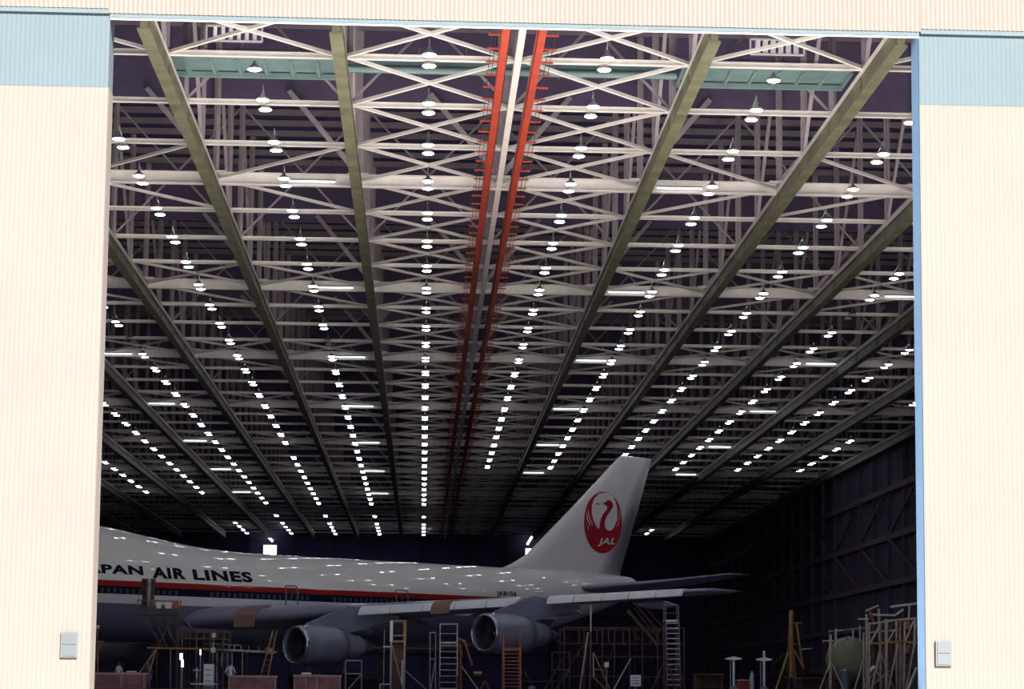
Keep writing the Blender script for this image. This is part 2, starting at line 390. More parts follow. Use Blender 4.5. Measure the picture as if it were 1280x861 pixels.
# ---- teal catwalk and louvred boxes
def catwalk(x0, x1, y0, z, lab):
    t = thing('catwalk', lab, 'catwalk', (x0, y0, z)); L = x1-x0
    MB().box((L/2, 1.3, 0), (L, 2.5, .05)).build('deck_underside', teal, t)
    MB().bar((0, 0, .1), (L, 0, .1), .12, .28).build('edge_beam', tealrib, t)
    MB().bar((0, 2.6, -.05), (L, 2.6, -.05), .16, .34).build('edge_beam', tealrib, t)
    n = round(L/1.05); rb = MB().box((0, 1.3, -.07), (.1, 2.5, .12)).mesh('cross_rib', tealrib)
    sl = MB().box((0, 2.3, -.03), (.8, .2, .02)).mesh('drain_slot', blk)
    for i in range(n+1):
        link('cross_rib', rb, t, (L*i/n, 0, 0))
        if i < n: link('drain_slot', sl, t, (L*(i+.5)/n, 0, 0))
    for z_ in (.5, 1.0): MB().tube((0, 2.6, z_), (L, 2.6, z_), .02, 5).build('handrail', teal, t)
ZC = 25.15
catwalk(at(200, 0, 101.5).x, GX(-1)-.15, 101.0, ZC, 'teal ribbed catwalk under the roof, left of the orange rails')
catwalk(GX(1)+.15, at(1062, 0, 101.5).x, 101.0, ZC, 'teal ribbed catwalk under the roof, right of the orange rails')
t = thing('service_duct', 'plain teal duct crossing behind the orange rails near the doorway', 'duct', (GX(-1), 102.8, ZC))
L = GX(1)-GX(-1)
MB().box((L/2, 0, .25), (L, .8, .5)).build('duct_casing', teal, t); MB().tube((0, -.5, -.05), (L, -.5, -.05), .14, 10).build('duct_pipe', tealrib, t, smooth=True)
for i in range(7): MB().bar((1+i*1.9, -.45, -.3), (1+i*1.9, -.45, .9), .04, .04).build('duct_hanger', steel2, t)
for x0, x1, y0, y1, nm in ((258, 328, 33, 50, 'left'), (938, 1005, 50, 67, 'right')):
    a = at(x0, y1, 100.0); b_ = at(x1, y0, 100.0)
    t = thing('louvre_box', 'white louvred box above the teal catwalk on the %s' % nm, 'louvre', (a.x, 100.0, a.z))
    W_ = b_.x-a.x; H_ = b_.z-a.z
    fr = MB()
    for p_, q_ in (((0, 0, 0), (W_, 0, 0)), ((0, 0, H_), (W_, 0, H_)), ((0, 0, 0), (0, 0, H_)), ((W_, 0, 0), (W_, 0, H_))): fr.bar(p_, q_, .07, .07)
    fr.build('frame', steel, t)
    for i in range(6): MB().box((W_*(i+1)/7, .1, H_/2), (.14, .2, H_-.06), rz=.3).build('louvre_blade', white, t)
    MB().box((W_/2, .3, H_/2), (W_, .04, H_)).build('back_plate', curtm, t)

# ================================================================ LAMPS
shade_p = [(.04, .34), (.07, .28), (.09, .17), (.20, .10), (.262, .0), (.25, -.01)]
dome_p = [(.25, 0), (.262, -.01), (.225, -.045), (.13, -.067), (.001, -.072)]
sh_me = MB().lathe(shade_p, 14).mesh('lamp_shade', lampsh, 'all'); di_me = MB().lathe(dome_p, 14).mesh('diffuser', lampm, 'all'); do_me = MB().lathe(dome_p, 14).mesh('diffuser', lampoff, 'all')
stm = MB().tube((0, 0, .33), (0, 0, .62), .02, 5).bar((0, 0, .60), (0, 1.66, .3), .03, .03).mesh('hanger_arm', lampsh)
stm2 = MB().tube((0, 0, .33), (0, 0, .5), .02, 5).mesh('hanger_arm', lampsh)
stm3 = MB().tube((0, 0, .33), (0, 0, .62), .02, 5).bar((0, 0, .60), (0, -1.2, .3), .03, .03).mesh('hanger_arm', lampsh)
small = MB().lathe(shade_p, 10).lathe(dome_p, 10, mi=1).tube((0, 0, .33), (0, 0, .5), .02, 4).bar((0, 0, .5), (0, 1.66, .3), .03, .03).mesh('high_bay_lamp', [lampsh, lampm], 'all')
smalloff = MB().lathe(shade_p, 10).lathe(dome_p, 10, mi=1).tube((0, 0, .33), (0, 0, .5), .02, 4).mesh('high_bay_lamp', [lampsh, lampoff], 'all')
def lamp_rows():
    out = []
    for k in range(-6, 7):
        for r in range(NR):
            if k >= 1 and r > 22 and not (k == 5 and r in (35, 36)): continue
            if k <= 0 and r in (30, 31, 33): continue
            if k == -2 and r == 20: continue
            if k == -4 and 28 <= r <= 33: continue
            if k == -5 and r > 27: continue
            if k == -6: continue
            if k == 6 and r in (15, 16, 17): continue
            if r == 0 and abs(k) >= 3: continue
            for fr in (0, 1):
                if r == 0 and k in (-1, 2) and fr == 1: continue
                x = BAY*k-.06; y = RY(r)-(1.7 if fr == 0 else -.05)
                if r == 0 and k in (-1, 2): y = RY(0)+1.2
                if inview(x, y, 23.7, 0): out.append((k, r, fr, x, y))
    return out
LR = lamp_rows()
first = {}
for k, r, fr, x, y in LR: first[k] = min(first.get(k, 99), r)
LR.sort(key=lambda q: q[4])
farmb = MB()
def rowname(k): return '%s lamp row %s of the orange rails' % (ORD[-k if k <= 0 else k-1], 'left' if k <= 0 else 'right')
for n_, (k, r, fr, x, y) in enumerate(LR):
    off = (r == 10 and k in (-1, -3)) or (r == 8 and k == 4)
    z = 23.72
    if n_ >= 300:
        farmb.lathe([(a, b_+0) for a, b_ in shade_p], 7, (x, y, z)).lathe(dome_p, 7, (x, y, z), mi=1); continue
    lab = '%s lamp, %s pair from door, %s' % ('unlit front' if off and not fr else 'unlit rear' if off else 'front' if not fr else 'rear', nth(r-first[k]), rowname(k))
    if r < 8:
        t = thing('high_bay_lamp', lab, 'lamp', (x, y, z), 'high bay lamps under the roof')
        link('lamp_shade', sh_me, t); link('diffuser', do_me if off else di_me, t); h_ = link('hanger_arm', stm if fr == 0 else stm2, t)
        if fr == 0 and y > RY(r): h_.data = stm3
    else:
        tag(link('high_bay_lamp', smalloff if off else small, None, (x, y, z)), lab, 'lamp', 'high bay lamps under the roof')
o = farmb.build('distant_lamps', [lampsh, lampm], smooth='all'); tag(o, 'the small far lamps at the back of the hangar roof', 'lamps', kind='stuff')
# fluorescent fittings on the heavy crossbeams
fx_b = MB().box((0, 0, .1), (2.2, .12, .06)).mesh('housing', steel2); fx_t = MB().tube((-1.08, 0, .02), (1.08, 0, .02), .035, 8).mesh('tube', tubem)
for i, k in enumerate(range(3, 30, 4)):
    for s_, nm in ((-.23, 'near left'), (.498, 'near right'), (1.2, 'far right'), (-.925, 'far left')):
        x = s_*H; y = RY(k)-.35
        if not inview(x, y, H-.1, 10) or (s_ > 1 and k == 3) or (s_ > 0 and k > 26): continue
        t = thing('fluorescent_fitting', '%s fluorescent tube fitting on the %s heavy crossbeam from the doorway' % (nm, ORD[i]), 'lamp', (x, y, H-.15), 'fluorescent tubes on the heavy crossbeams')
        link('housing', fx_b, t); link('tube', fx_t, t)

# ================================================================ AIRLINER
AL = 43.62
plane = thing('airliner', 'large white jet airliner with red stripe parked nose left inside the hangar', 'airplane', (-31.99, 164.64, .1))
plane.rotation_euler = (0, 0, R(AL))
# local: x aft, y = minus port
ST = [ # aft, centre z, half width, up, down
 (0.0, 5.1, .05, .05, .05), (.35, 5.15, .75, .8, .7), (1.0, 5.3, 1.35, 1.5, 1.25), (2.2, 5.55, 2.0, 2.5, 1.9), (4.0, 5.85, 2.6, 3.5, 2.4), (6.0, 6.05, 2.95, 4.2, 2.75),
 (8.0, 6.2, 3.15, 4.6, 3.0), (10, 6.25, 3.25, 4.72, 3.15), (12, 6.25, 3.25, 4.70, 3.22), (14.5, 6.25, 3.25, 4.5, 3.25), (17, 6.25, 3.25, 4.15, 3.25), (20, 6.25, 3.25, 3.72, 3.25), (23, 6.25, 3.25, 3.42, 3.25),
 (26, 6.25, 3.25, 3.28, 3.25), (30, 6.25, 3.25, 3.25, 3.25), (36, 6.25, 3.25, 3.25, 3.25), (42, 6.25, 3.25, 3.25, 3.25), (46, 6.27, 3.22, 3.23, 3.2), (50, 6.4, 3.1, 3.1, 2.95),
 (54, 6.65, 2.85, 2.87, 2.6), (58, 7.05, 2.4, 2.47, 2.15), (62, 7.55, 1.8, 1.95, 1.65), (65.5, 8.05, 1.2, 1.37, 1.1), (67.6, 8.35, .75, .95, .7), (68.6, 8.5, .3, .45, .3)]
N = 56; rings = []
for a, zc, hw, up, dn in ST:
    rg = []
    for i in range(N):
        th = 2*math.pi*i/N; c_, s_ = math.cos(th), math.sin(th)
        w_ = hw*(1-.10*max(0, (up-hw)/1.5)*max(0, s_)**2) if up > hw*1.02 and a > 3 else hw
        rg.append((a, w_*c_, zc+(up if s_ > 0 else dn)*s_))
    rings.append(rg)
MB().loft(rings).build('fuselage', fus, plane, 'all')
def fsec(a):
    for i in range(len(ST)-1):
        if ST[i][0] <= a <= ST[i+1][0]:
            u = (a-ST[i][0])/(ST[i+1][0]-ST[i][0]); return [ST[i][j]*(1-u)+ST[i+1][j]*u for j in range(1, 5)]
def skin_y(a, z, off=.03):
    zc, hw, up, dn = fsec(a); q = (z-zc)/(up if z > zc else dn); s_ = min(.999, abs(q))
    w_ = hw*(1-.10*max(0, (up-hw)/1.5)*max(0, q)**2) if up > hw*1.02 else hw
    return -(w_*math.sqrt(1-s_*s_)+off)
# belly fairing
rings = []
for i in range(15):
    u = i/14; a = 15.5+u*25; sc_ = math.sin(math.pi*min(1, max(0.0001, u)))**.55
    rings.append([(a, 3.95*sc_*math.cos(2*math.pi*j/28), 4.35+1.75*sc_*math.sin(2*math.pi*j/28)) for j in range(28)])
MB().loft(rings).build('belly_fairing', acwing, plane, 'all')
# aerofoils
AF = [(1, 0), (.75, .5), (.5, .85), (.3, 1), (.15, .88), (.05, .58), (0, 0), (.05, -.45), (.15, -.62), (.3, -.66), (.5, -.5), (.75, -.22)]
def foil(le, ch, y_, z_, th):
    return [(le+ch*u, y_, z_+th*ch*.5*v) for u, v in AF]
WS = [(2.0, 18.4, 17.0, .13), (3.4, 19.5, 15.8, .13), (8, 23.5, 12.9, .115), (12, 27.0, 10.4, .105), (17, 31.4, 8.6, .10), (21.2, 35.0, 7.2, .095), (26, 39.1, 5.5, .09), (29.4, 42.0, 4.2, .085), (29.9, 42.8, 3.2, .05)]
def wz(l): return 4.38+.080*l
def wle(l):
    for i in range(len(WS)-1):
        if WS[i][0] <= l <= WS[i+1][0]:
            u = (l-WS[i][0])/(WS[i+1][0]-WS[i][0]); return WS[i][1]*(1-u)+WS[i+1][1]*u
for sg in (-1, 1):
    wg = MB().loft([foil(le, ch, sg*l, wz(l), th) for l, le, ch, th in WS]).build('wing', acwing, plane, 'all')
    if sg < 0: tag(wg, 'grey port wing reaching towards the doorway')
    # flap track fairings
    for l in (9, 14.5, 18.5, 24.5):
        a = wle(l)+{9: 9.5, 14.5: 7.8, 18.5: 6.6, 24.5: 4.9}[l]
        MB().lathe([(.02, -2.2), (.25, -1.3), (.34, 0), (.3, 1.2), (.02, 2.6)], 10, (a, sg*l, wz(l)-.45), 'X').build('flap_track_fairing', acwing, wg, 'all')
    # leading edge flaps, deployed
    segs = []
    e1 = [12.2+i*(20.3-12.2)/5 for i in range(6)]; e2 = [21.75+i*(28.7-21.75)/5 for i in range(6)]
    for es in (e1, e2):
        for i in range(5):
            l0, l1 = es[i]+.035, es[i+1]-.035; rg = []
            for l in (l0, l1):
                a = wle(l); z = wz(l); s_ = 1-.012*(l-12)
                pr = [(.05, .22), (-.30, .20), (-.52, .05), (-.66, -.18), (-.70, -.42), (-.62, -.42), (-.5, -.2), (-.3, .0), (.05, .1)]
                rg.append([(a+u*s_, sg*l, z+v*s_) for u, v in pr])
            MB().loft(rg).build('leading_edge_flap', flapm, plane, True)
    if sg < 0:
        for l0, l1, zt in ((15.95, 16.85, .27),):
            rg = []
            for l in (l0, l1):
                a = wle(l); z = wz(l)
                rg.append([(a+u, sg*l, z+v) for u, v in ((.3, .3), (-.32, .28), (-.58, .1), (-.74, -.2), (-.78, -.62), (-.70, -.62), (-.6, -.2), (-.3, .1), (.3, .2))])
            tag(MB().loft(rg).build('flap_cover', brownc, plane), 'brown cloth cover over the leading edge flaps')
        rg = []
        for l in (5.6, 6.6):
            a = wle(l); z = wz(l)
            rg.append([(a+u, sg*l, z+v) for u, v in ((1.4, .75), (.3, .5), (-.18, .05), (-.15, -.75), (-.05, -.75), (0, 0), (.4, .4), (1.4, .65))])
        tag(MB().loft(rg).build('wing_root_cover', brownc, plane), 'brown cover draped over the inner leading edge')
    # engines
    for a, l, z in ((21.3, 11.8, 2.86), (29.5, 21.2, 3.72)):
        y_ = sg*l
        cw = MB().lathe([(1.12, .35), (1.1, .12), (1.17, .0), (1.25, .12), (1.33, .8), (1.37, 1.8), (1.30, 3.2), (1.20, 3.9), (1.12, 3.9)], 32, (a, y_, z), 'X').build('fan_cowl', acmetal, plane, 'all')
        MB().lathe([(1.12, .30), (1.1, .1), (1.175, -.02), (1.262, .12), (1.275, .25)], 32, (a, y_, z), 'X').build('intake_lip', lipm, cw, 'all')
        MB().lathe([(1.12, .3), (1.1, 1.1), (1.1, 1.5), (.02, 1.5)], 32, (a, y_, z), 'X').build('intake_duct', dark, cw, 'all')
        MB().lathe([(.01, .95), (.16, 1.1), (.26, 1.5)], 14, (a, y_, z), 'X').build('fan_spinner', lipm, cw, 'all')
        fb = MB()
        for i in range(28):
            th = 2*math.pi*i/28; c_, s_ = math.cos(th), math.sin(th)
            fb.bar((a+1.42, y_+.25*c_, z+.25*s_), (a+1.42, y_+1.08*c_, z+1.08*s_), .10, .02, up=(.6, -s_, c_))
        fb.build('fan_blades', dark, cw)
        MB().lathe([(.95, 3.6), (.92, 4.4), (.78, 5.4), (.6, 6.1), (.52, 6.1)], 24, (a, y_, z), 'X').build('core_cowl', acmetal, cw, 'all')
        MB().lathe([(.5, 6.0), (.36, 6.5), (.04, 7.3)], 16, (a, y_, z), 'X').build('exhaust_cone', lipm, cw, 'all')
        lz = wz(l)
        py = MB(); t0 = .17
        rr = [[(a+.9, y_-t0*.3, z+1.25), (a+.9, y_+t0*.3, z+1.25), (a+4.6, y_+t0, z+.85), (a+9.2, y_+t0, lz-.55), (a+9.2, y_-t0, lz-.55), (a+4.6, y_-t0, z+.85)],
              [(a+1.0, y_-t0*.3, z+1.42), (a+1.0, y_+t0*.3, z+1.42), (a+4.6, y_+t0, lz+.2), (a+9.2, y_+t0, lz-.1), (a+9.2, y_-t0, lz-.1), (a+4.6, y_-t0, lz+.2)]]
        py.loft(rr).build('pylon', acwing, plane, True)
    # tailplane
    MB().loft([foil(58.8, 7.6, sg*1.2, 7.95, .10), foil(63.9, 5.3, sg*6, 8.62, .09), foil(67.3, 2.5, sg*10.6, 9.25, .08), foil(68.3, 1.5, sg*11.1, 9.3, .05)]).build('tailplane', acwing, plane, 'all')
# fin
def finsec(z, le, ch, th): return [(le+ch*u, th*ch*.5*v*(1 if v > 0 else 1.35), z) for u, v in AF]
FS = [(8.6, 51.0, 15.6, .03), (9.35, 52.2, 14.3, .045), (9.8, 53.6, 12.95, .06), (10.6, 55.3, 11.6, .075), (14.5, 60.4, 8.1, .075), (19.15, 66.25, 4.1, .075), (19.3, 66.5, 3.8, .05)]
FS = [(z, le, ch, th) for z, le, ch, th in FS]
MB().loft([finsec(*f) for f in FS]).build('tail_fin', acwhite, plane, 'all')
def fin_y(a, z):
    for i in range(len(FS)-1):
        if FS[i][0] <= z <= FS[i+1][0]:
            u = (z-FS[i][0])/(FS[i+1][0]-FS[i][0]); le = FS[i][1]*(1-u)+FS[i+1][1]*u; ch = FS[i][2]*(1-u)+FS[i+1][2]*u; th = FS[i][3]*(1-u)+FS[i+1][3]*u
            q = max(0, min(1, (a-le)/ch)); lo = [(0, 0), (.05, .45), (.15, .62), (.3, .66), (.5, .5), (.75, .22), (1, 0)]
            for j in range(6):
                if lo[j][0] <= q <= lo[j+1][0]: v = lo[j][1]+(lo[j+1][1]-lo[j][1])*(q-lo[j][0])/(lo[j+1][0]-lo[j][0]); break
            return -(th*ch*.5*v*1.35+.05)
    return -.4
# local point of the plane under a photograph pixel, on the vertical port-side plane y = yl
def on_plane(px, py, yl):
    o_ = plane.location; c_, s_ = math.cos(R(AL)), math.sin(R(AL))
    r = AX @ Vector((px-PPX, -(py-PPY), -F)); n_ = Vector((-s_, c_, 0))      # normal = local +y
    tt = (n_.dot(o_)+yl)/n_.dot(r); p = r*tt-o_
    return p.x*c_+p.y*s_, p.z
def on_skin(px, py, off=.03):
    yl = -3.0
    for _ in range(8):
        a, z = on_plane(px, py, yl); yl = skin_y(a, z, off)
    return a, yl, z
def flat(pts, dy, crop=True):
    """polygon given in the crop's units (4x, from 620,560) laid on the fin's port face"""
    v = []
    for X_, Y_ in pts:
        a, z = on_plane(620+X_/4, 560+Y_/4, -.25); v.append((a, fin_y(a, z)-dy, z))
    return v
emb = MB().add(flat([(536+100*math.cos(q), 370+154*math.sin(q)) for q in [2*math.pi*i/48 for i in range(48)]], .0), [tuple(range(48))]).build('crane_emblem', redlogo, plane)
tag(emb, 'round red crane emblem with white letters on the fin')
field = [(540, 220), (510, 227), (488, 250), (476, 285), (474, 325), (484, 362), (500, 390), (513, 402), (517, 372), (524, 345), (540, 318), (556, 300), (551, 284), (495, 279), (495, 275), (545, 270), (553, 261), (566, 257), (579, 267),
         (586, 288), (572, 312), (553, 338), (542, 368), (546, 396), (560, 409), (578, 409), (594, 392), (606, 355), (609, 310), (601, 270), (586, 240), (565, 224)]
MB().add(flat(field, .03), [tuple(range(len(field)))]).build('emblem_field', acwhite, emb)
for q in ([(447, 300), (452, 345), (470, 392), (463, 385), (448, 350)], [(456, 290), (460, 335), (482, 385), (474, 378), (456, 338)], [(441, 340), (452, 385), (464, 410), (454, 398)],
          [(626, 300), (622, 350), (606, 392), (612, 385), (625, 345)], [(618, 285), (616, 330), (603, 372), (608, 365), (618, 330)]):
    MB().add(flat(q, .03), [tuple(range(len(q)))]).build('feather_line', acwhite, emb)
def text_mesh(body, bold=.03, shear=0):
    cu = bpy.data.curves.new('t', 'FONT'); cu.body = body; cu.size = 1.0; cu.offset = bold; cu.shear = shear; cu.resolution_u = 3; cu.space_character = 1.1
    o_ = bpy.data.objects.new('t', cu); COL.objects.link(o_); dg = bpy.context.evaluated_depsgraph_get(); dg.update()
    me = bpy.data.meshes.new_from_object(o_.evaluated_get(dg)); bpy.data.objects.remove(o_)
    vs = [(v.co.x, v.co.y) for v in me.vertices]; fs = [tuple(p.vertices) for p in me.polygons]
    x0 = min(v[0] for v in vs); x1 = max(v[0] for v in vs); y0 = min(v[1] for v in vs); y1 = max(v[1] for v in vs)
    return [((v[0]-x0)/(x1-x0), (v[1]-y0)/(y1-y0)) for v in vs], fs
tv, tf = text_mesh('JAL', .03, .25)
MB().add(flat([(507+u*93-(1-v)*0, 489-v*43) for u, v in tv], .05), tf).build('emblem_lettering', acwhite, emb)
def skin_text(word, pl, pr, bold, name='lettering'):
    """word between pixel corners: pl=(x,top,bottom), pr=(x,top,bottom)"""
    tv, tf = text_mesh(word, bold); vs = []
    a0, _, z0 = on_skin(pl[0], (pl[1]+pl[2])/2); a1, _, z1 = on_skin(pr[0], (pr[1]+pr[2])/2)
    h0 = on_skin(pl[0], pl[1])[2]-on_skin(pl[0], pl[2])[2]; zc = (z0+z1)/2
    for u, v in tv:
        a = a0+(a1-a0)*u; z = zc+(v-.5)*h0; vs.append((a, skin_y(a, z, .035), z))
    bm = bmesh.new(); bv = [bm.verts.new(p) for p in vs]
    for f in tf:
        try: bm.faces.new([bv[i] for i in f])
        except ValueError: pass
    me = bpy.data.meshes.new(name); bm.to_mesh(me); bm.free(); me.materials.append(letterm)
    return link(name, me, plane)
skin_text('JAPAN', (96, 704, 719), (179, 705.5, 720.5), .045)
skin_text('AIR', (190, 708, 722), (232, 709.5, 723.5), .045)
skin_text('LINES', (241.5, 711.5, 725), (315, 713.5, 727), .045)
skin_text('JA8104', (621, 737.5, 745.5), (645.5, 739, 747), .03, 'registration')
# cabin windows (too small to pick apart) and doors
wm_ = MB()
a = 8.0
while a < 55:
    if not any(abs(a-d) < 1.1 for d in (10.2, 19.6, 31.1, 42.9)):
        pts_ = [(a-.13, 6.2), (a+.13, 6.2), (a+.13, 6.52), (a-.13, 6.52)]
        for sg in (1, -1):
            wm_.add([(p, sg*skin_y(p, q, .02), q) for p, q in pts_]+[(p, sg*skin_y(p, q, -.05), q) for p, q in pts_], [(0, 1, 2, 3), (0, 4, 5, 1), (1, 5, 6, 2), (2, 6, 7, 3), (3, 7, 4, 0)])
    a += .508
winmat = mat('cabin_window', (0.06, 0.07, 0.10), 0.15, noise=0)
tag(wm_.build('cabin_windows', winmat, plane), 'row of small dark cabin windows', kind='stuff')
def cabin_door(x0, x1, yt, yb):
    a0, _, zt = on_skin(x0, yt); a1 = on_skin(x1, yt)[0]; zb = on_skin(x0, yb)[2]
    m_ = MB(); P_ = [(a0, zb), (a0, zt-.12), (a0+.12, zt), (a1-.12, zt), (a1, zt-.12), (a1, zb)]
    pts_ = []
    for i in range(len(P_)-1):
        for j in range(4):
            u = j/4; pts_.append((P_[i][0]*(1-u)+P_[i+1][0]*u, P_[i][1]*(1-u)+P_[i+1][1]*u))
    pts_.append(P_[-1])
    for i in range(len(pts_)-1):
        p, q = pts_[i], pts_[i+1]; m_.bar((p[0], skin_y(*p, .03), p[1]), (q[0], skin_y(*q, .03), q[1]), .07, .07)
    d_ = m_.build('cabin_door', steel2, plane)
    m2 = MB(); zc = zt-.55; ac = (a0+a1)/2
    m2.add([(p, skin_y(p, q, .04), q) for p, q in ((ac-.14, zc-.2), (ac+.14, zc-.2), (ac+.14, zc+.15), (ac-.14, zc+.15))], [(0, 1, 2, 3)]); m2.build('door_window', winmat, d_)
cabin_door(356.5, 371, 731, 764); cabin_door(494, 508.5, 736.5, 757)
# undercarriage
def gear(a, l, n, z0, nm):
    g_ = MB().tube((a, l, z0), (a, l, .6), .16, 10).tube((a, l, 2.2), (a-1.3, l, z0), .08, 8)
    o_ = g_.build(nm, gpipe, plane, True)
    for da in ((-.75, .75) if n == 4 else (0,)):
        for dl in (-.5, .5):
            MB().lathe([(.0, -.2), (.45, -.22), (.62, -.15), (.62, .15), (.45, .22), (0, .2)], 18).build('wheel', blk, o_, 'all').matrix_local = Matrix.Translation((a+da, l+dl, .52)) @ Matrix.Rotation(R(90), 4, 'X')
    MB().bar((a-.8, l, .52), (a+.8, l, .52), .2, .2).build('bogie_beam', gpipe, o_)
gear(31.5, 5.4, 4, 4.4, 'wing_gear'); gear(31.5, -5.4, 4, 4.4, 'wing_gear'); gear(34.6, 1.9, 4, 3.2, 'body_gear'); gear(34.6, -1.9, 4, 3.2, 'body_gear'); gear(7.9, 0, 2, 3.4, 'nose_gear')

# ================================================================ GROUND EQUIPMENT
def framework(name, label, cat, Y, m, tubes, part='pipe', group=None, r=.04, depth=0):
    """tubes: list of ((px,py),(px,py)[,dy0,dy1]) drawn at depth Y(+dy)"""
    p0 = at(tubes[0][0][0], 860, Y); root = thing(name, label, cat, (p0.x, Y, FZ), group); o_ = root.location
    for tb in tubes:
        d0, d1 = (tb[2], tb[3]) if len(tb) > 3 else (0, 0); rr = tb[4] if len(tb) > 4 else r; mm = tb[5] if len(tb) > 5 else m; nm = tb[6] if len(tb) > 6 else part
        a_, b_ = at(*tb[0], Y+d0), at(*tb[1], Y+d1)
        a_.z = FZ if a_.z < .4 else a_.z; b_.z = FZ if b_.z < .4 and a_.z != FZ else (FZ+.05 if b_.z < .4 else b_.z)
        MB(o_).tube(a_, b_, rr, 6).build(nm, mm, root)
    return root
def platform_steps(name, label, Y, x0, x1, ytop, ypl, yst, m, mrail, nstep=9, run=2.2, back=1.2, mpl=None):
    A = at(x0, ypl, Y+run); B = at(x1, ypl, Y+run); zt = at(x0, ytop, Y+run).z; zs = at(x0, yst, Y).z
    root = thing(name, label, 'access steps', (A.x, Y, FZ)); o_ = root.location; W_ = B.x-A.x; zp = A.z
    def part(nm, mb, mm): return mb.build(nm, mm, root)
    part('platform', MB(o_).box(((A.x+B.x)/2, Y+run+back/2, zp), (W_+.1, back, .12)), mpl or gpipe)
    for x in (A.x, B.x):
        for y in (Y+run, Y+run+back):
            part('leg', MB(o_).bar((x, y, FZ), (x, y, zp), .09, .09), m)
            part('rail_post', MB(o_).tube((x, y, zp), (x, y, zt), .035, 6), mrail)
        for z in (zt, (zt+zp)/2): part('handrail', MB(o_).tube((x, Y+run, z), (x, Y+run+back, z), .03, 6), mrail)
        part('stringer', MB(o_).bar((x, Y, FZ+.1), (x, Y+run, zp), .06, .2), m)
        part('stair_rail', MB(o_).tube((x, Y, FZ+1.0), (x, Y+run, zt), .03, 6), mrail)
    for z in (zt, (zt+zp)/2): part('handrail', MB(o_).tube((A.x, Y+run+back, z), (B.x, Y+run+back, z), .03, 6), mrail)
    part('handrail', MB(o_).tube((A.x, Y+run, zt), (B.x, Y+run, zt), .03, 6), mrail)
    st = MB().box((W_/2, 0, 0), (W_, .24, .05)).mesh('step', mpl or gpipe)
    for i in range(nstep):
        u = (i+.5)/nstep; link('step', st, root, (0, run*u, .1+(zp-FZ-.1)*u))
    for y in (Y+.1, Y+run+back-.1):
        for x in (A.x, B.x):
            w_ = MB().lathe([(0, -.04), (.1, -.04), (.1, .04), (0, .04)], 12).build('caster', blk, root); w_.rotation_euler = (0, R(90), 0); w_.location = (x-o_.x, y-o_.y, .1)
    return root
# yellow work tower
def box_tower():
    Y = 150; L0 = at(488, 858, Y); R0 = at(505, 858, Y)
    root = thing('work_tower', 'yellow and white work tower with caged top below the wing flaps', 'work tower', (L0.x, Y, FZ)); o_ = root.location
    zp = at(490, 801, Y).z; zt = at(490, 775, Y).z; W_ = R0.x-L0.x; D = 1.2
    for x, mm in ((0, white), (W_, yel)):
        for y in (0, D):
            MB().bar((x, y, 0), (x, y, zp-FZ), .09, .09).build('leg', tpipe, root)
            MB().bar((x, y, zp-FZ), (x, y, zt-FZ), .16, .12).build('cage_post', mm, root)
    for z in (zt-FZ, zp-FZ+.35):
        for y in (0, D): MB().bar((0, y, z), (W_, y, z), .06, .06).build('cage_rail', yel, root)
    MB().box((W_/2, D/2, zp-FZ), (W_+.1, D, .12)).build('platform', yel, root)
    MB().box((-.25, .3, zp-FZ-.3), (.45, .6, .08)).build('side_platform', gpipe, root)
    MB().box((W_/2, .9, (zp-FZ)/2), (W_-.1, .04, zp-FZ-.3)).build('back_panel', brn, root)
    MB().bar((.05, -.02, zp-FZ-.2), (W_-.05, -.02, .2), .06, .05).build('diagonal', tpipe, root)
    MB().bar((-.4, .1, .1), (-.4, .1, zt-FZ-.5), .06, .06).build('side_pole', yel, root)
    MB().bar((W_-.12, -.05, .5), (W_-.12, -.05, 1.9), .07, .04).build('gauge_board', white, root)
    for z in (.08, .5): MB().bar((-.6, 0, z), (.0, 0, z), .06, .06).build('base_frame', white, root)
    for x in (-.6, 0): MB().bar((x, 0, .08), (x, 0, .5), .06, .06).build('base_frame', white, root)
box_tower()
platform_steps('access_steps', 'white railed access steps with brown treads, left of the outer engine', 148, 550, 571.5, 779, 802.5, 858, brn, gpipe, 8, 2.4, 1.2, tpipe)
platform_steps('access_steps', 'red steel ladder stand in front of the outer engine', 147, 629, 650, 787, 810, 858, rst, rst, 12, 2.2, .9, rst)
platform_steps('access_steps', 'tall stand with blue grey railed cage beneath the wing tip', 158, 832, 848, 755, 775, 830, brn, bluep, 14, 1.4, 1.2, gpipe)
framework('trestle', 'brown splayed trestle carrying the tall blue railed stand', 'trestle', 157, brn, [((812, 860), (829, 831)), ((829, 831), (846, 831)), ((846, 831), (851, 842)), ((837, 831), (845, 860)), ((851, 842), (858, 860))], r=.05)
# pole stand
framework('pole_stand', 'tall red and grey pole with splayed legs under the outer wing', 'stand', 150, rst,
          [((738.5, 756), (738.5, 790), 0, 0, .06, tpipe, 'pole'), ((738.5, 789), (737.5, 860), 0, 0, .07, brn, 'pole'), ((735, 790), (724, 858), 0, -1, .04, tpipe, 'strut'), ((735, 790), (730, 840), 0, 1, .04), ((741.5, 815), (742, 846), 0, 0, .05, tpipe, 'strut'),
           ((742, 815), (765, 858), 0, 0, .04, yel, 'strut'), ((742, 846), (764, 857), 0, 0, .04, yel, 'strut'), ((724, 858), (730, 858), -1, 0, .05), ((764, 859), (788, 823), 0, 2, .04, tpipe, 'strut'), ((743, 836), (759, 837), 0, 0, .03, bluep, 'cross_bar')])
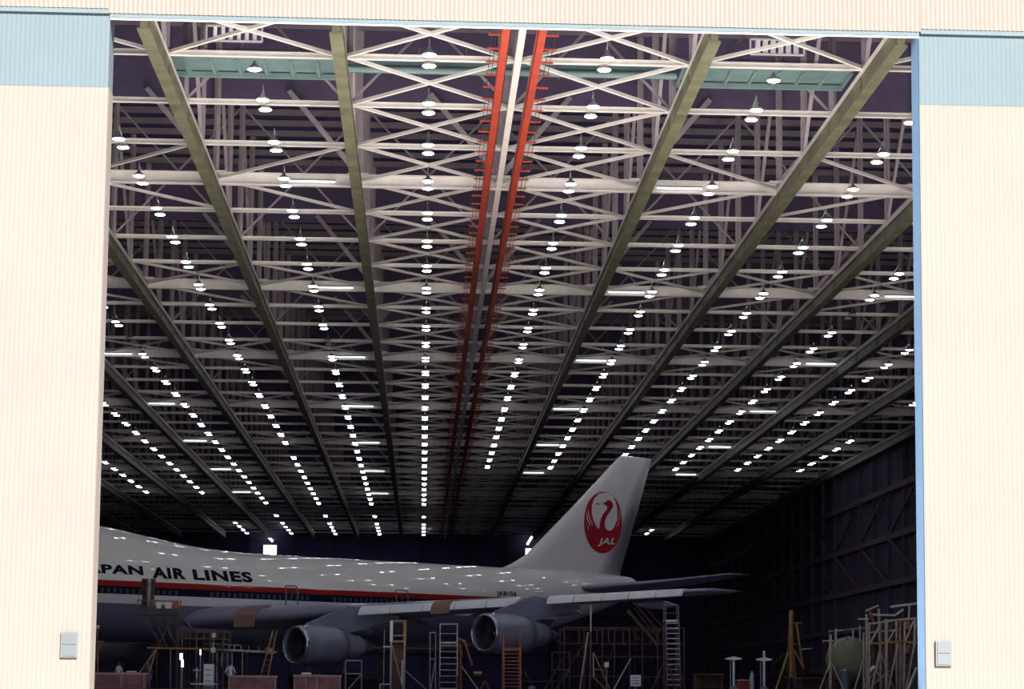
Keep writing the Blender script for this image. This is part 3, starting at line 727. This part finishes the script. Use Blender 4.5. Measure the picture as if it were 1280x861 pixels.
# tail dock: large brown scaffold behind
def dock(name, label, Y, x0, x1, ys, xs, m, depth=4, rail=True, diags=()):
    A = at(x0, 860, Y); root = thing(name, label, 'scaffold', (A.x, Y, FZ)); o_ = root.location
    XS = [at(x, 830, Y).x for x in xs]; ZS = [at((x0+x1)/2, y, Y).z for y in ys]
    for x in XS:
        for d in (0, depth): MB(o_).bar((x, Y+d, FZ), (x, Y+d, max(ZS)), .10, .10).build('upright', m, root)
    for i, z in enumerate(ZS):
        for d in (0, depth): MB(o_).bar((XS[0], Y+d, z), (XS[-1], Y+d, z), .07, .09).build('ledger', m, root)
        if i in (1,): MB(o_).box(((XS[0]+XS[-1])/2, Y+depth/2, z), (XS[-1]-XS[0], depth, .1)).build('deck', m, root)
    for (x_, y_), (X_, Y_) in diags: MB(o_).bar(at(x_, y_, Y), at(X_, Y_, Y), .07, .07).build('brace', m, root)
    return root
dock('tail_dock', 'large brown scaffold dock under the tail behind the wing', 186, 700, 870, (784, 804, 820, 845), (705, 730, 753, 768, 787, 803, 822, 855), brn, 6, True,
     [((705, 845), (728, 806)), ((730, 804), (745, 845)), ((787, 765), (822, 808)), ((793, 760), (830, 806)), ((806, 758), (835, 790)), ((787, 784), (806, 806)), ((753, 845), (768, 805)), ((685, 792), (706, 806)), ((700, 784), (715, 804))])
st_ = thing('dock_stair', 'steep brown stair climbing towards the tail of the airliner', 'stair', tuple(at(790, 806, 184)))
o_ = st_.location; a_, b_ = at(785, 762, 184), at(822, 806, 184)
for d in (0, 1.1):
    MB(o_).bar(a_+Vector((0, d, 0)), b_+Vector((0, d, 0)), .06, .2).build('stringer', brn, st_); MB(o_).tube(a_+Vector((.2, d, .9)), b_+Vector((.2, d, .9)), .03, 6).build('handrail', brn, st_)
for i in range(13):
    c = a_.lerp(b_, (i+.5)/13); MB(o_).box((c.x, c.y+.55, c.z), (.24, 1.1, .04)).build('tread', brn, st_)
# wing root dock on the left with lift platform
dock('wing_dock', 'brown scaffold dock under the fuselage beside the near engine', 158, 225, 280, (787, 797.5, 809.5, 852), (222, 227, 245, 262, 279), brn, 5, True,
     [((225, 809), (210, 790)), ((262, 852), (279, 812)), ((245, 809), (262, 852))])
framework('long_walkway', 'pale railed walkway running right towards the inner engine', 'walkway', 162, gpipe,
          [((255, 804), (285, 805), 0, 0, .06), ((262, 811), (345, 815), 0, 0, .08, gpipe, 'deck_edge'), ((286, 805.5), (301, 806), 0, 0, .03), ((290, 815), (290, 858), 0, 0, .05, tpipe, 'post'), ((303, 814), (303, 846), 0, 0, .05, tpipe, 'post'), ((271, 815), (271, 858), 0, 0, .06, gpipe, 'post'), ((278, 815), (278, 832), 0, 0, .10, white, 'post'), ((283.5, 815), (283.5, 840), 0, 0, .10, bluep, 'post'),
           ((286, 811), (286, 805), 0, 0, .04), ((293, 811), (293, 805), 0, 0, .04), ((301, 812), (301, 806), 0, 0, .04), ((311, 813), (311, 807), 0, 0, .04, gpipe), ((323, 814), (323, 808), 0, 0, .04, gpipe), ((336, 815), (336, 809), 0, 0, .25, tpipe, 'bin')])
framework('step_ladder', 'yellow brown ladder leaning up beside the inner engine intake', 'ladder', 158, yel,
          [((327, 840), (341, 788), 0, 1.5, .05, yel, 'stile'), ((335, 843), (346, 788), 0, 1.5, .05, yel, 'stile')]+[((327+i*2.0+1, 838-i*7), (336.5+i*1.4, 838-i*7), .2*i, .2*i, .03, yel, 'rung') for i in range(7)])
framework('prop_legs', 'pair of slanting yellow brown legs behind the leftmost pink barrier', 'stand', 152, yel,
          [((169, 848), (195, 811), 0, 1, .05, yel, 'leg'), ((180, 856), (195, 811), 0, 1.6, .05, yel, 'leg'), ((213, 811), (213, 858), 1, 1, .05, yel, 'leg'), ((184, 809), (262, 811), 1, 1, .05, yel, 'cross_bar'), ((213, 855), (262, 856), 1, 1, .06, rst, 'base_rail')])
# boom lift with barrel
lf = thing('lift_platform', 'dark lift with an upright grey barrel in front of the red stripe', 'lift', tuple(at(200, 858, 158)))
o_ = lf.location = Vector((lf.location.x, 158, FZ)); 
c0, c1 = at(186, 745, 158), at(186, 723, 158)
MB(o_).lathe([(0, c0.z-c1.z-.6), (.36, c0.z-c1.z-.6), (.38, -.35), (.43, -.3), (.43, 0), (0, 0)], 20, (c1.x, 158, c1.z)).build('barrel', barm, lf, True)
a_, b_ = at(174, 763, 158), at(223, 750, 158)
MB(o_).box(((a_.x+b_.x)/2, 158, a_.z), (b_.x-a_.x, 2.0, .5)).build('platform', dark, lf)
for x in (174, 192, 224):
    for d in (-.9, .9): p = at(x, 763, 158); q = at(x, 749, 158); MB(o_).bar((p.x, 158+d, p.z), (p.x, 158+d, q.z), .06, .06).build('rail_post', rst, lf)
for d in (-.9, .9): p = at(174, 750, 158); q = at(225, 751, 158); MB(o_).bar((p.x, 158+d, p.z), (q.x, 158+d, q.z), .05, .05).build('handrail', rst, lf)
for x0, x1, mm in ((196, 202, white), (207, 215, white), (216, 224, rst)):
    p = at(x0, 760, 157.2); q = at(x1, 752, 157.2); MB(o_).box(((p.x+q.x)/2, 157.0, (p.z+q.z)/2), (q.x-p.x, .3, q.z-p.z)).build('tool_box', mm, lf)
for (x0, y0), (x1, y1) in (((190, 765), (210, 811)), ((200, 765), (222, 811)), ((218, 765), (196, 811)), ((224, 762), (243, 790)), ((205, 766), (221, 811)), ((177, 766), (205, 811)), ((196, 811), (196, 858)), ((220, 811), (220, 858)), ((221, 765), (221, 811))):
    MB(o_).bar(at(x0, y0, 158.6), at(x1, y1, 158.6), .07, .09).build('scissor_arm', brn, lf)
# dock at the far left edge
framework('side_stand', 'brown stand at the left door edge above the pink barrier', 'stand', 150, rst, [((121, 802), (130, 802), 0, 0, .09), ((128, 804), (119, 818), 0, 0, .04, yel, 'strut'), ((122, 802), (122, 860), 0, 0, .05), ((121, 783), (124, 783), 0, 0, .12, white, 'lamp_head'), ((122, 783), (122, 802), 0, 0, .03)])
# pink barriers
def barrier(x0, x1, y0, Y, lab, lines):
    A = at(x0, y0, Y); B = at(x1, y0, Y); W_ = B.x-A.x; hh = A.z-FZ
    root = thing('barrier', lab, 'barrier', (A.x, Y, FZ), None)
    MB().box((W_/2, .4, hh/2+.08), (W_, .8, hh-.16)).build('body', pink, root)
    MB().box((W_/2, .4, hh-.04), (W_+.08, .9, .09)).build('top_rail', pinkl, root); MB().box((W_/2, .4, .16), (W_+.04, .86, .07)).build('bottom_rail', pinkl, root)
    for u in lines: MB().box((W_*u, -.02, hh/2), (.06, .05, hh-.3)).build('upright_strip', pinkl, root)
    for u in (.04, .96):
        MB().box((W_*u, .4, .06), (.12, .8, .12)).build('foot', gpipe, root)
    return root
barrier(112, 181, 840, 135, 'pink low barrier at the foot of the left door', (.01, .58, .99))
barrier(286, 345, 843.5, 136, 'dull pink low barrier under the inner wing', (.01, .99))
barrier(367.5, 426, 843, 136, 'bright edged pink low barrier below the inner engine', (.01, .26, .49, .99))
def slab(name, lab, cat, x0, y0, x1, y1, Y, D, m, stand=False, lines=0):
    A = at(x0, y1, Y); B = at(x1, y0, Y); z0 = FZ if (A.z < .45 and not stand) else max(A.z, FZ)
    root = thing(name, lab, cat, ((A.x+B.x)/2, Y, z0)); W_ = B.x-A.x; hh = B.z-z0
    MB().box((0, D/2, hh/2), (W_, D, hh)).build('board', m, root)
    if stand:
        MB().tube((0, D/2, FZ-z0), (0, D/2, 0.02), .025, 6).build('post', gpipe, root); MB().box((0, D/2, FZ-z0+.03), (.4, .4, .06)).build('base', dark, root)
    for i in range(lines): MB().box((0, -.015, hh*(i+1)/(lines+1)), (W_*.75, .02, .03)).build('text_line', dark, root)
    return root
slab('equipment_cabinet', 'white upright cabinet with dark panels left of the dull pink barrier', 'cabinet', 254, 829.5, 267, 857, 138, .6, white, False, 4)
slab('handcart', 'low white trolley deck beside the upright white cabinet', 'trolley', 238, 853.5, 271, 855, 137, .9, white, True)
slab('notice_board', 'white square notice board on a thin post near the pole stand', 'sign', 788, 843, 801, 857, 140, .05, white, True, 3)
slab('notice_plate', 'small white plate hung above the pole stand struts', 'sign', 755.5, 827, 761, 833, 151, .05, white, True)
slab('notice_plate', 'upper of two small white plates on the brown fuselage dock', 'sign', 264.5, 790.5, 269.5, 796, 157, .05, white, True)
slab('notice_plate', 'lower of two small white plates on the brown fuselage dock', 'sign', 263.5, 809, 269.5, 815, 156.6, .05, white, True)
slab('paint_tin', 'small pale tray lying on the bright edged pink barrier', 'tray', 377, 840.0, 389, 842.0, 136.3, .3, white)
slab('paint_tin', 'pale tray lying on the leftmost pink barrier', 'tray', 158, 838.2, 170, 839.4, 135.3, .3, white)
slab('floor_marker', 'small pale blue marker box on the floor right of the red stand', 'marker', 661, 857, 668.5, 861, 140, .3, bluep)
def light_bar(x, y0, y1, Y, m, lab, r=.07):
    p = at(x, y1, Y); q = at(x, y0, Y)
    root = thing('work_light', lab, 'lamp', (p.x, Y, FZ)); MB(root.location).tube(p, q, r, 8).build('tube', m, root); MB(root.location).tube((p.x, Y+.1, FZ), (p.x, Y+.1, q.z), .03, 6).build('stand', gpipe, root)
light_bar(226.5, 816, 824, 150, greenm, 'upper green white upright work light by the brown dock', .08)
light_bar(228, 824, 833, 149.6, greenm, 'lower green white upright work light by the brown dock', .07)
light_bar(250.5, 811, 818, 151, tubem, 'short white work light left of the upright cabinet', .03)
framework('white_cross_stand', 'white cross shaped stand left of the upright cabinet', 'stand', 142, white, [((246, 834), (246, 847), 0, 0, .05), ((241, 837), (251, 837), 0, 0, .03), ((246, 847), (246, 860), 0, 0, .03, gpipe)])
# red arm machine right of the access steps
framework('boom_arm', 'orange brown jointed boom beside the white railed steps', 'boom', 152, rst, [((572, 798), (581, 802), 0, 0, .12), ((581, 802), (590, 831), 0, 0, .08), ((574, 804), (577, 820), 0, 0, .10), ((577, 832), (601, 857), 0, 0, .05, tpipe), ((575, 820), (576, 858), 0, 0, .1), ((592, 841), (602, 841), 0, 0, .14, yel, 'motor')])
for i, (xa, xb, ya, yb, Y) in enumerate(((537.5, 544.5, 790, 856, 156), (432, 452, 825, 858, 160), (690, 712, 815, 858, 162))):
    framework('pipe_frame', ('thin grey pipe frame between the two work towers', 'low grey pipe frame right of the bright edged pink barrier', 'low brown pipe frame right of the red ladder stand')[i], 'scaffold', Y, (gpipe, gpipe, brn)[i],
              [((xa, ya), (xa, yb)), ((xb, ya), (xb, yb)), ((xa, (ya+yb)/2), (xb, (ya+yb)/2)), ((xa, ya), (xb, ya)), ((xa, yb), (xb, (ya+yb)/2))]+([((507, 838), (538, 857), 0, 0, .03)] if i == 0 else []))
# tan scaffold poles in the shade behind
framework('floor_braces', 'slanting brown braces on the floor behind the red ladder stand', 'scaffold', 170, brn, [((678, 858), (705, 820)), ((655, 838), (672, 858)), ((705, 820), (705, 845)), ((598, 858), (606, 850), 0, 0, .05, rst), ((606, 850), (614, 858), 0, 0, .05, rst)])
# brown tower on the right
framework('maintenance_mast', 'tall yellow brown mast with splayed props on the right', 'mast', 165, yel,
          [((989, 762), (989, 845), 0, 0, .16, yel, 'mast'), ((986.8, 779), (984, 838), 0, 0, .07, brn), ((990, 778), (1002, 778), 0, 0, .05), ((995.5, 779), (1000, 808), 0, 0, .08), ((1000, 808), (1003.5, 832), 0, 0, .08), ((991, 804), (996, 804), 0, 0, .05), ((1000, 811), (1015, 810), 0, 0, .05, gpipe),
           ((985, 815), (968, 860), 0, -2, .08), ((985, 819), (984, 838), 0, 0, .08, brn), ((992, 815), (996, 858), 0, 1, .07), ((993, 812), (1005, 835), 0, 0, .06), ((986, 812), (967, 829), 0, 2, .05, brn), ((1006, 833), (1013, 845), 0, 2, .05, brn), ((987, 845), (984, 860), 0, 0, .08, brn), ((991, 845), (997, 860), 0, 0, .08, brn), ((980, 845), (1002, 848), 0, 0, .06, rst)])
# tail shaped white stands
for i, (x, y, up) in enumerate(((917, 822, 0), (955, 823, 9))):
    Y = 150; c = at(x, y, Y); root = thing('tow_fixture', ('white T shaped fixture on a post, left of the mast', 'white cross shaped fixture on a post, nearest the mast')[i], 'fixture', (c.x, Y, FZ)); hz = c.z-FZ
    for sg in (-1, 1): MB().loft([[(0, -.15, hz-.14), (0, .15, hz-.14), (0, .15, hz+.10), (0, -.15, hz+.10)], [(sg*.48, -.1, hz-.06), (sg*.48, .1, hz-.06), (sg*.48, .1, hz), (sg*.48, -.1, hz)]]).build('arm', white, root)
    MB().bar((0, 0, 0), (0, 0, hz+.05+(up*.048)), .12, .12).build('post', white, root); MB().bar((-.18, .1, 0), (-.18, .1, hz-.1), .07, .07).build('side_post', bluep, root)
    MB().loft([[(-.5, -.3, 0), (.5, -.3, 0), (.5, .3, 0), (-.5, .3, 0)], [(-.12, -.1, .5), (.12, -.1, .5), (.12, .1, .5), (-.12, .1, .5)]]).build('foot', bluep, root)
A = at(922, 861, 152); B = at(938, 850, 152)
rc = thing('tool_crate', 'dark red crate between the two white fixtures', 'crate', ((A.x+B.x)/2, 152, FZ)); W_ = B.x-A.x; hh = B.z-FZ
MB().box((0, .5, hh/2), (W_, 1, hh)).build('body', redm, rc); MB().box((0, .5, hh+.03), (W_+.06, 1.06, .06)).build('lid', gpipe, rc)
A = at(940, 861, 151); tb = thing('gas_bottle', 'blue grey gas bottle standing between the two white fixtures', 'bottle', (A.x, 151, FZ)); zt = at(940, 838, 151).z-FZ
MB().lathe([(0, 0), (.14, 0), (.14, zt-.25), (.06, zt-.1), (.06, zt), (0, zt)], 14).build('cylinder', gpipe, tb, True); MB().tube((-.06, 0, zt-.05), (.06, 0, zt-.05), .03, 6).build('valve', lipm, tb)
# green tank end
c = at(1061, 824, 172); tk = thing('green_tank', 'big olive green tank end behind the pipe scaffold on the right', 'tank', (c.x, 172, FZ))
MB().lathe([(0, -.9), (.8, -.85), (1.3, -.55), (1.56, -.1), (1.6, .4), (1.6, 4.5), (1.3, 5.2), (0, 5.5)], 12, (0, 0, 0), 'Z').build('shell', tank, tk, True)
sh = tk.children[0]; sh.rotation_euler = (R(-90), R(0), 0); sh.rotation_euler = (R(-90), 0, R(-12)); sh.location = (0, 0, c.z-FZ)
for dx in (-1.2, 1.2):
    for dy in (.8, 3.6): MB().bar((dx*.8, dy, 0), (dx*.6, dy, c.z-FZ-1.0), .2, .2).build('cradle_leg', brn, tk)
framework('gantry_pole', 'pale pole gantry with a horizontal bar before the green tank', 'gantry', 150, tpipe,
          [((1038, 792), (1038, 860), 0, 0, .09, tpipe, 'pole'), ((1036.5, 788.5), (1080, 784.5), 0, 4, .06, gpipe, 'top_bar'), ((1045, 785), (1044.5, 808), 0, 0, .06, gpipe, 'dropper'), ((1056, 785), (1059, 800), 1, 1, .03, brn), ((1066, 786), (1066.5, 800), 2, 2, .06, gpipe, 'dropper'), ((1075, 781), (1075, 802), 3, 3, .06, gpipe, 'dropper'), ((1029, 800.5), (1042, 800.5), 0, 0, .05, gpipe), ((1029, 800), (1029, 803), 0, 0, .04, gpipe),
           ((1037, 829), (1022, 859), 0, -1, .04), ((1040, 829), (1058, 859), 0, -1, .04), ((1038, 829), (1045, 845), 0, 3, .04), ((1010, 859.5), (1057, 859.5), -1, -1, .05, gpipe, 'base_bar')])
framework('scaffold_bay', 'dense tan pipe scaffold with crossing braces by the right door', 'scaffold', 148, tpipe,
          [((1083, 767), (1084, 860), 0, 0, .07), ((1079.5, 790), (1080, 860), 1, 1, .07, gpipe), ((1086.5, 777), (1086.5, 860), 0, 0, .07), ((1098.5, 760), (1099.5, 800), 2, 2, .08, gpipe), ((1100, 778), (1101, 860), 2, 2, .07), ((1108, 773), (1108, 860), 0, 0, .10), ((1120.5, 774), (1121, 860), 1, 1, .07), ((1125, 773), (1125, 860), 3, 3, .06), ((1131, 777), (1130, 860), 0, 0, .07), ((1144, 772), (1143, 806), 0, 0, .08), ((1127.5, 805), (1128, 856), 3, 3, .04),
           ((1072, 773), (1086, 773), 0, 0, .06), ((1086, 779), (1112, 776), 0, 0, .06, tpipe, 'ledger'), ((1104, 776), (1145, 772), 0, 0, .07, tpipe, 'ledger'), ((1086, 804), (1128, 801), 0, 0, .08, yel, 'ledger'), ((1128, 801), (1146, 803), 0, 0, .08, yel, 'ledger'), ((1086, 790), (1126, 786), 1, 1, .06, tpipe, 'ledger'), ((1090, 767.5), (1118, 768.5), 1, 1, .07, gpipe, 'ledger'), ((1082, 763), (1098, 756), 1, 1, .07, pinkl, 'top_pipe'), ((1087, 764), (1092, 776), 1, 1, .09, rst, 'top_pipe'), ((1113, 758), (1150, 753), 1, 1, .08, gpipe, 'top_pipe'), ((1118, 769), (1129, 761), 1, 1, .06, gpipe, 'top_pipe'), ((1137, 756), (1136, 772), 1, 1, .06, gpipe, 'top_pipe'),
           ((1088, 803), (1100, 780), 0, 0, .06), ((1088, 858), (1100, 812), 0, 0, .07), ((1100, 812), (1120, 858), 0, 1, .05), ((1109, 858), (1122, 805), 0, 0, .06, tpipe, 'brace'), ((1131, 858), (1143, 806), 0, 0, .07, tpipe, 'brace'), ((1131, 803), (1142, 775), 0, 0, .06, tpipe, 'brace'), ((1109, 803), (1118, 787), 0, 0, .05, tpipe, 'brace'), ((1066, 858), (1080, 822), 0, 0, .05), ((1074, 858), (1098, 832), 0, 1, .05, pinkl, 'brace'), ((1090, 856), (1112, 838), 1, 1, .05, pinkl, 'brace'), ((1132, 858), (1146, 834), -1, -1, .11, gpipe, 'brace'), ((1094, 836), (1100, 845), 0, 0, .05, pinkl, 'brace'), ((1087, 838), (1093, 832), 0, 0, .1, white, 'brace'),
           ((1133, 775), (1135, 785), 2, 2, .2, yel, 'hanging_pad'), ((1134, 815), (1137, 806), 2, 2, .15, yel, 'hanging_pad')])
framework('scaffold_bay', 'second row of pipe scaffold deeper behind the right door edge', 'scaffold', 158, brn,
          [((x, 778), (x, 860)) for x in (1092, 1104, 1114, 1127, 1138)]+[((1088, 795), (1142, 793)), ((1088, 822), (1142, 820)), ((1092, 860), (1104, 822)), ((1104, 860), (1114, 822)), ((1114, 822), (1127, 795)), ((1127, 860), (1138, 820))], r=.06)
A = at(1056, 860, 150); bx = thing('blue_drum', 'pale blue drum at the foot of the green tank', 'drum', (A.x, 150, FZ)); zt = at(1056, 837, 150).z-FZ
MB().lathe([(0, 0), (.25, 0), (.27, .05), (.25, .1), (.25, zt-.1), (.27, zt-.05), (.25, zt), (0, zt)], 16).build('shell', bluep, bx, True); MB().lathe([(0, 0), (.1, 0), (.1, .06), (0, .06)], 10, (0, 0, zt)).build('cap', white, bx)
# low kerb, clutter tables and brown shelving in the shade on the right
tag(MB().box((0, 133.6, FZ+.09), (62, .5, .18)).build('trim_2', rst), 'low red brown kerb across the hangar floor', kind='structure')
def bench(x0, x1, y0, Y, lab, m):
    A = at(x0, y0, Y); B = at(x1, y0, Y); hh = A.z-FZ; W_ = B.x-A.x; root = thing('workbench', lab, 'workbench', (A.x, Y, FZ))
    MB().box((W_/2, .6, hh-.05), (W_, 1.2, .1)).build('bench_top', m, root)
    for x in (.1, W_-.1):
        for y in (.1, 1.1): MB().bar((x, y, 0), (x, y, hh-.1), .1, .1).build('leg', m, root)
    MB().box((W_/2, .6, hh*.35), (W_-.3, 1.0, .06)).build('shelf', m, root)
    MB().box((W_/2, 1.15, hh*.5), (W_-.2, .05, hh*.8)).build('back_panel', m, root)
bench(868, 905, 841, 170, 'long brown workbench left of the white T fixture', brn)
bench(1000, 1036, 846, 168, 'brown workbench between the mast and the pole gantry', brn)
bench(640, 700, 850, 176, 'low dark workbench behind the red ladder stand', dark)
bench(428, 475, 846, 176, 'low dark workbench behind the yellow tower', dark)

# ================================================================ PEOPLE
def person(label, foot, hgt, yaw, top, legs, arms, lean=0.0):
    """a standing figure; arms: per side (elbow offset, hand offset) relative to the shoulder, in body units of 1.72 m"""
    root = thing('person', label, 'person', foot); root.rotation_euler = (0, 0, yaw); S = hgt/1.72
    V = {}; E = []; Rr = {}
    def v(n_, p, r): V[n_] = Vector(p)*S; Rr[n_] = r*S
    v('pelvis', (0, 0, .92), .135); v('waist', (0, -.01-lean*.1, 1.06), .125); v('chest', (0, -.01-lean*.3, 1.28), .15); v('neckb', (0, -lean*.42, 1.42), .085); v('neck', (0, -lean*.45, 1.50), .05)
    for s_, q in ((-1, 'l'), (1, 'r')):
        v(q+'sh', (s_*.16, -lean*.4, 1.39), .065); ea, ha = arms[0 if s_ < 0 else 1]
        v(q+'el', (s_*.16+s_*ea[0], -lean*.4+ea[1], 1.39+ea[2]), .046); v(q+'wr', (s_*.16+s_*ha[0], -lean*.4+ha[1], 1.39+ha[2]), .03)
        v(q+'hip', (s_*.09, 0, .86), .10); v(q+'kn', (s_*.10, -.02, .48), .062); v(q+'an', (s_*.11, .02, .08), .042); v(q+'toe', (s_*.13, -.15, .035), .035)
    seq = [('pelvis', 'waist'), ('waist', 'chest'), ('chest', 'neckb'), ('neckb', 'neck')]
    for q in 'lr': seq += [('neckb', q+'sh'), (q+'sh', q+'el'), (q+'el', q+'wr'), ('pelvis', q+'hip'), (q+'hip', q+'kn'), (q+'kn', q+'an'), (q+'an', q+'toe')]
    names = list(V); me = bpy.data.meshes.new('body'); me.from_pydata([V[n_] for n_ in names], [(names.index(a), names.index(b_)) for a, b_ in seq], [])
    tmp = bpy.data.objects.new('tmp', me); COL.objects.link(tmp); tmp.modifiers.new('s', 'SKIN'); sb = tmp.modifiers.new('u', 'SUBSURF'); sb.levels = 1; sb.render_levels = 1
    for i, n_ in enumerate(names): me.skin_vertices[0].data[i].radius = (Rr[n_]*(1.15 if n_ in ('chest', 'waist', 'pelvis') else 1), Rr[n_]); me.skin_vertices[0].data[i].use_root = (n_ == 'pelvis')
    dg = bpy.context.evaluated_depsgraph_get(); dg.update(); bme = bpy.data.meshes.new_from_object(tmp.evaluated_get(dg)); bpy.data.objects.remove(tmp)
    bme.materials.clear()
    for m_ in (top, legs, skinm, blk): bme.materials.append(m_)
    for p in bme.polygons:
        c = p.center/S; p.use_smooth = True; arm = abs(c.x) > .215
        p.material_index = 3 if c.z < .09 else (1 if c.z < .95 and not arm else 0)
        if not arm and c.z > 1.47: p.material_index = 2
        for q in 'lr':
            if (p.center-V[q+'wr']).length < (V[q+'el']-V[q+'wr']).length*.8 and arm and top is shirtm: p.material_index = 2
    link('body', bme, root)
    hc = Vector((0, -lean*.5-.01, 1.615))*S
    hd = MB(); rg = []
    for z_, rx, ry, oy in ((-.12, .035, .035, -.03), (-.10, .05, .06, -.03), (-.06, .068, .085, -.012), (0, .076, .098, 0), (.05, .077, .1, .004), (.09, .062, .08, .008), (.115, .03, .04, .01)):
        rg.append([(hc.x+rx*S*math.cos(i*math.pi/7), hc.y+oy*S+ry*S*math.sin(i*math.pi/7), hc.z+z_*S) for i in range(14)])
    head = hd.loft(rg).build('head', skinm, root, 'all')
    MB().loft([[(hc.x-.012*S, hc.y-.092*S, hc.z+.02*S), (hc.x+.012*S, hc.y-.092*S, hc.z+.02*S), (hc.x, hc.y-.08*S, hc.z+.02*S)], [(hc.x-.02*S, hc.y-.105*S, hc.z-.03*S), (hc.x+.02*S, hc.y-.105*S, hc.z-.03*S), (hc.x, hc.y-.07*S, hc.z-.035*S)]]).build('nose', skinm, head)
    for s_ in (-1, 1):
        MB().box((hc.x+s_*.03*S, hc.y-.09*S, hc.z+.012*S), (.022*S, .012*S, .01*S)).build('eye', blk, head); MB().box((hc.x+s_*.08*S, hc.y+.0, hc.z-.005*S), (.015*S, .03*S, .055*S)).build('ear', skinm, head)
    MB().box((hc.x, hc.y-.088*S, hc.z-.058*S), (.045*S, .01*S, .01*S)).build('mouth', redm, head)
    rg = []
    for z_, rx, ry, oy in ((-.04, .05, .04, .068), (.0, .082, .07, .036), (.04, .084, .088, .022), (.085, .074, .092, .008), (.12, .045, .06, .01), (.13, .01, .015, .01)):
        rg.append([(hc.x+rx*S*math.cos(i*math.pi/7), hc.y+oy*S+ry*S*math.sin(i*math.pi/7), hc.z+z_*S) for i in range(14)])
    MB().loft(rg).build('hair', hairm, root, 'all')
    for q, s_ in (('l', -1), ('r', 1)):
        wr = V[q+'wr']; d = (wr-V[q+'el']).normalized(); sdv = d.cross(Vector((0, 1, 0))).normalized(); fw = sdv.cross(d)
        hm = MB(); hm.bar(wr-d*.01*S, wr+d*.09*S, .03*S, .08*S, up=fw)
        for i, ln in enumerate((.07, .08, .075, .06)):
            b0 = wr+d*.085*S+fw*((i-1.5)*.02*S); b1 = b0+(d+sdv*s_*.2)*ln*.55*S; hm.tube(b0, b1, .009*S, 5); hm.tube(b1, b1+(d+sdv*s_*.7)*ln*.45*S, .008*S, 5)
        b0 = wr+d*.03*S-fw*.035*S; hm.tube(b0, b0+(d*.6-fw*.7)*.05*S, .011*S, 5); hm.build('hand', skinm, root)
    return root
dn = ((.05, .02, -.30), (.06, -.05, -.54)); fwd = ((.06, -.05, -.28), (.0, -.27, -.32)); hips = ((.14, .03, -.26), (.02, -.1, -.42))
p = at(147, 861, 141); person('person in a white shirt behind the leftmost pink barrier', (p.x, 141, FZ), 1.6, R(150), shirtm, trom, (fwd, dn), .12)
p = at(192.5, 853, 158); person('person standing in blue grey coveralls beneath the fuselage', (p.x, 154.5, FZ), 1.78, R(-20), covm, covm, (hips, dn))
p = at(287, 861, 143); person('person in a white shirt behind the dull pink barrier', (p.x, 143, FZ), 1.66, R(170), shirtm, trom, (hips, hips), .1)
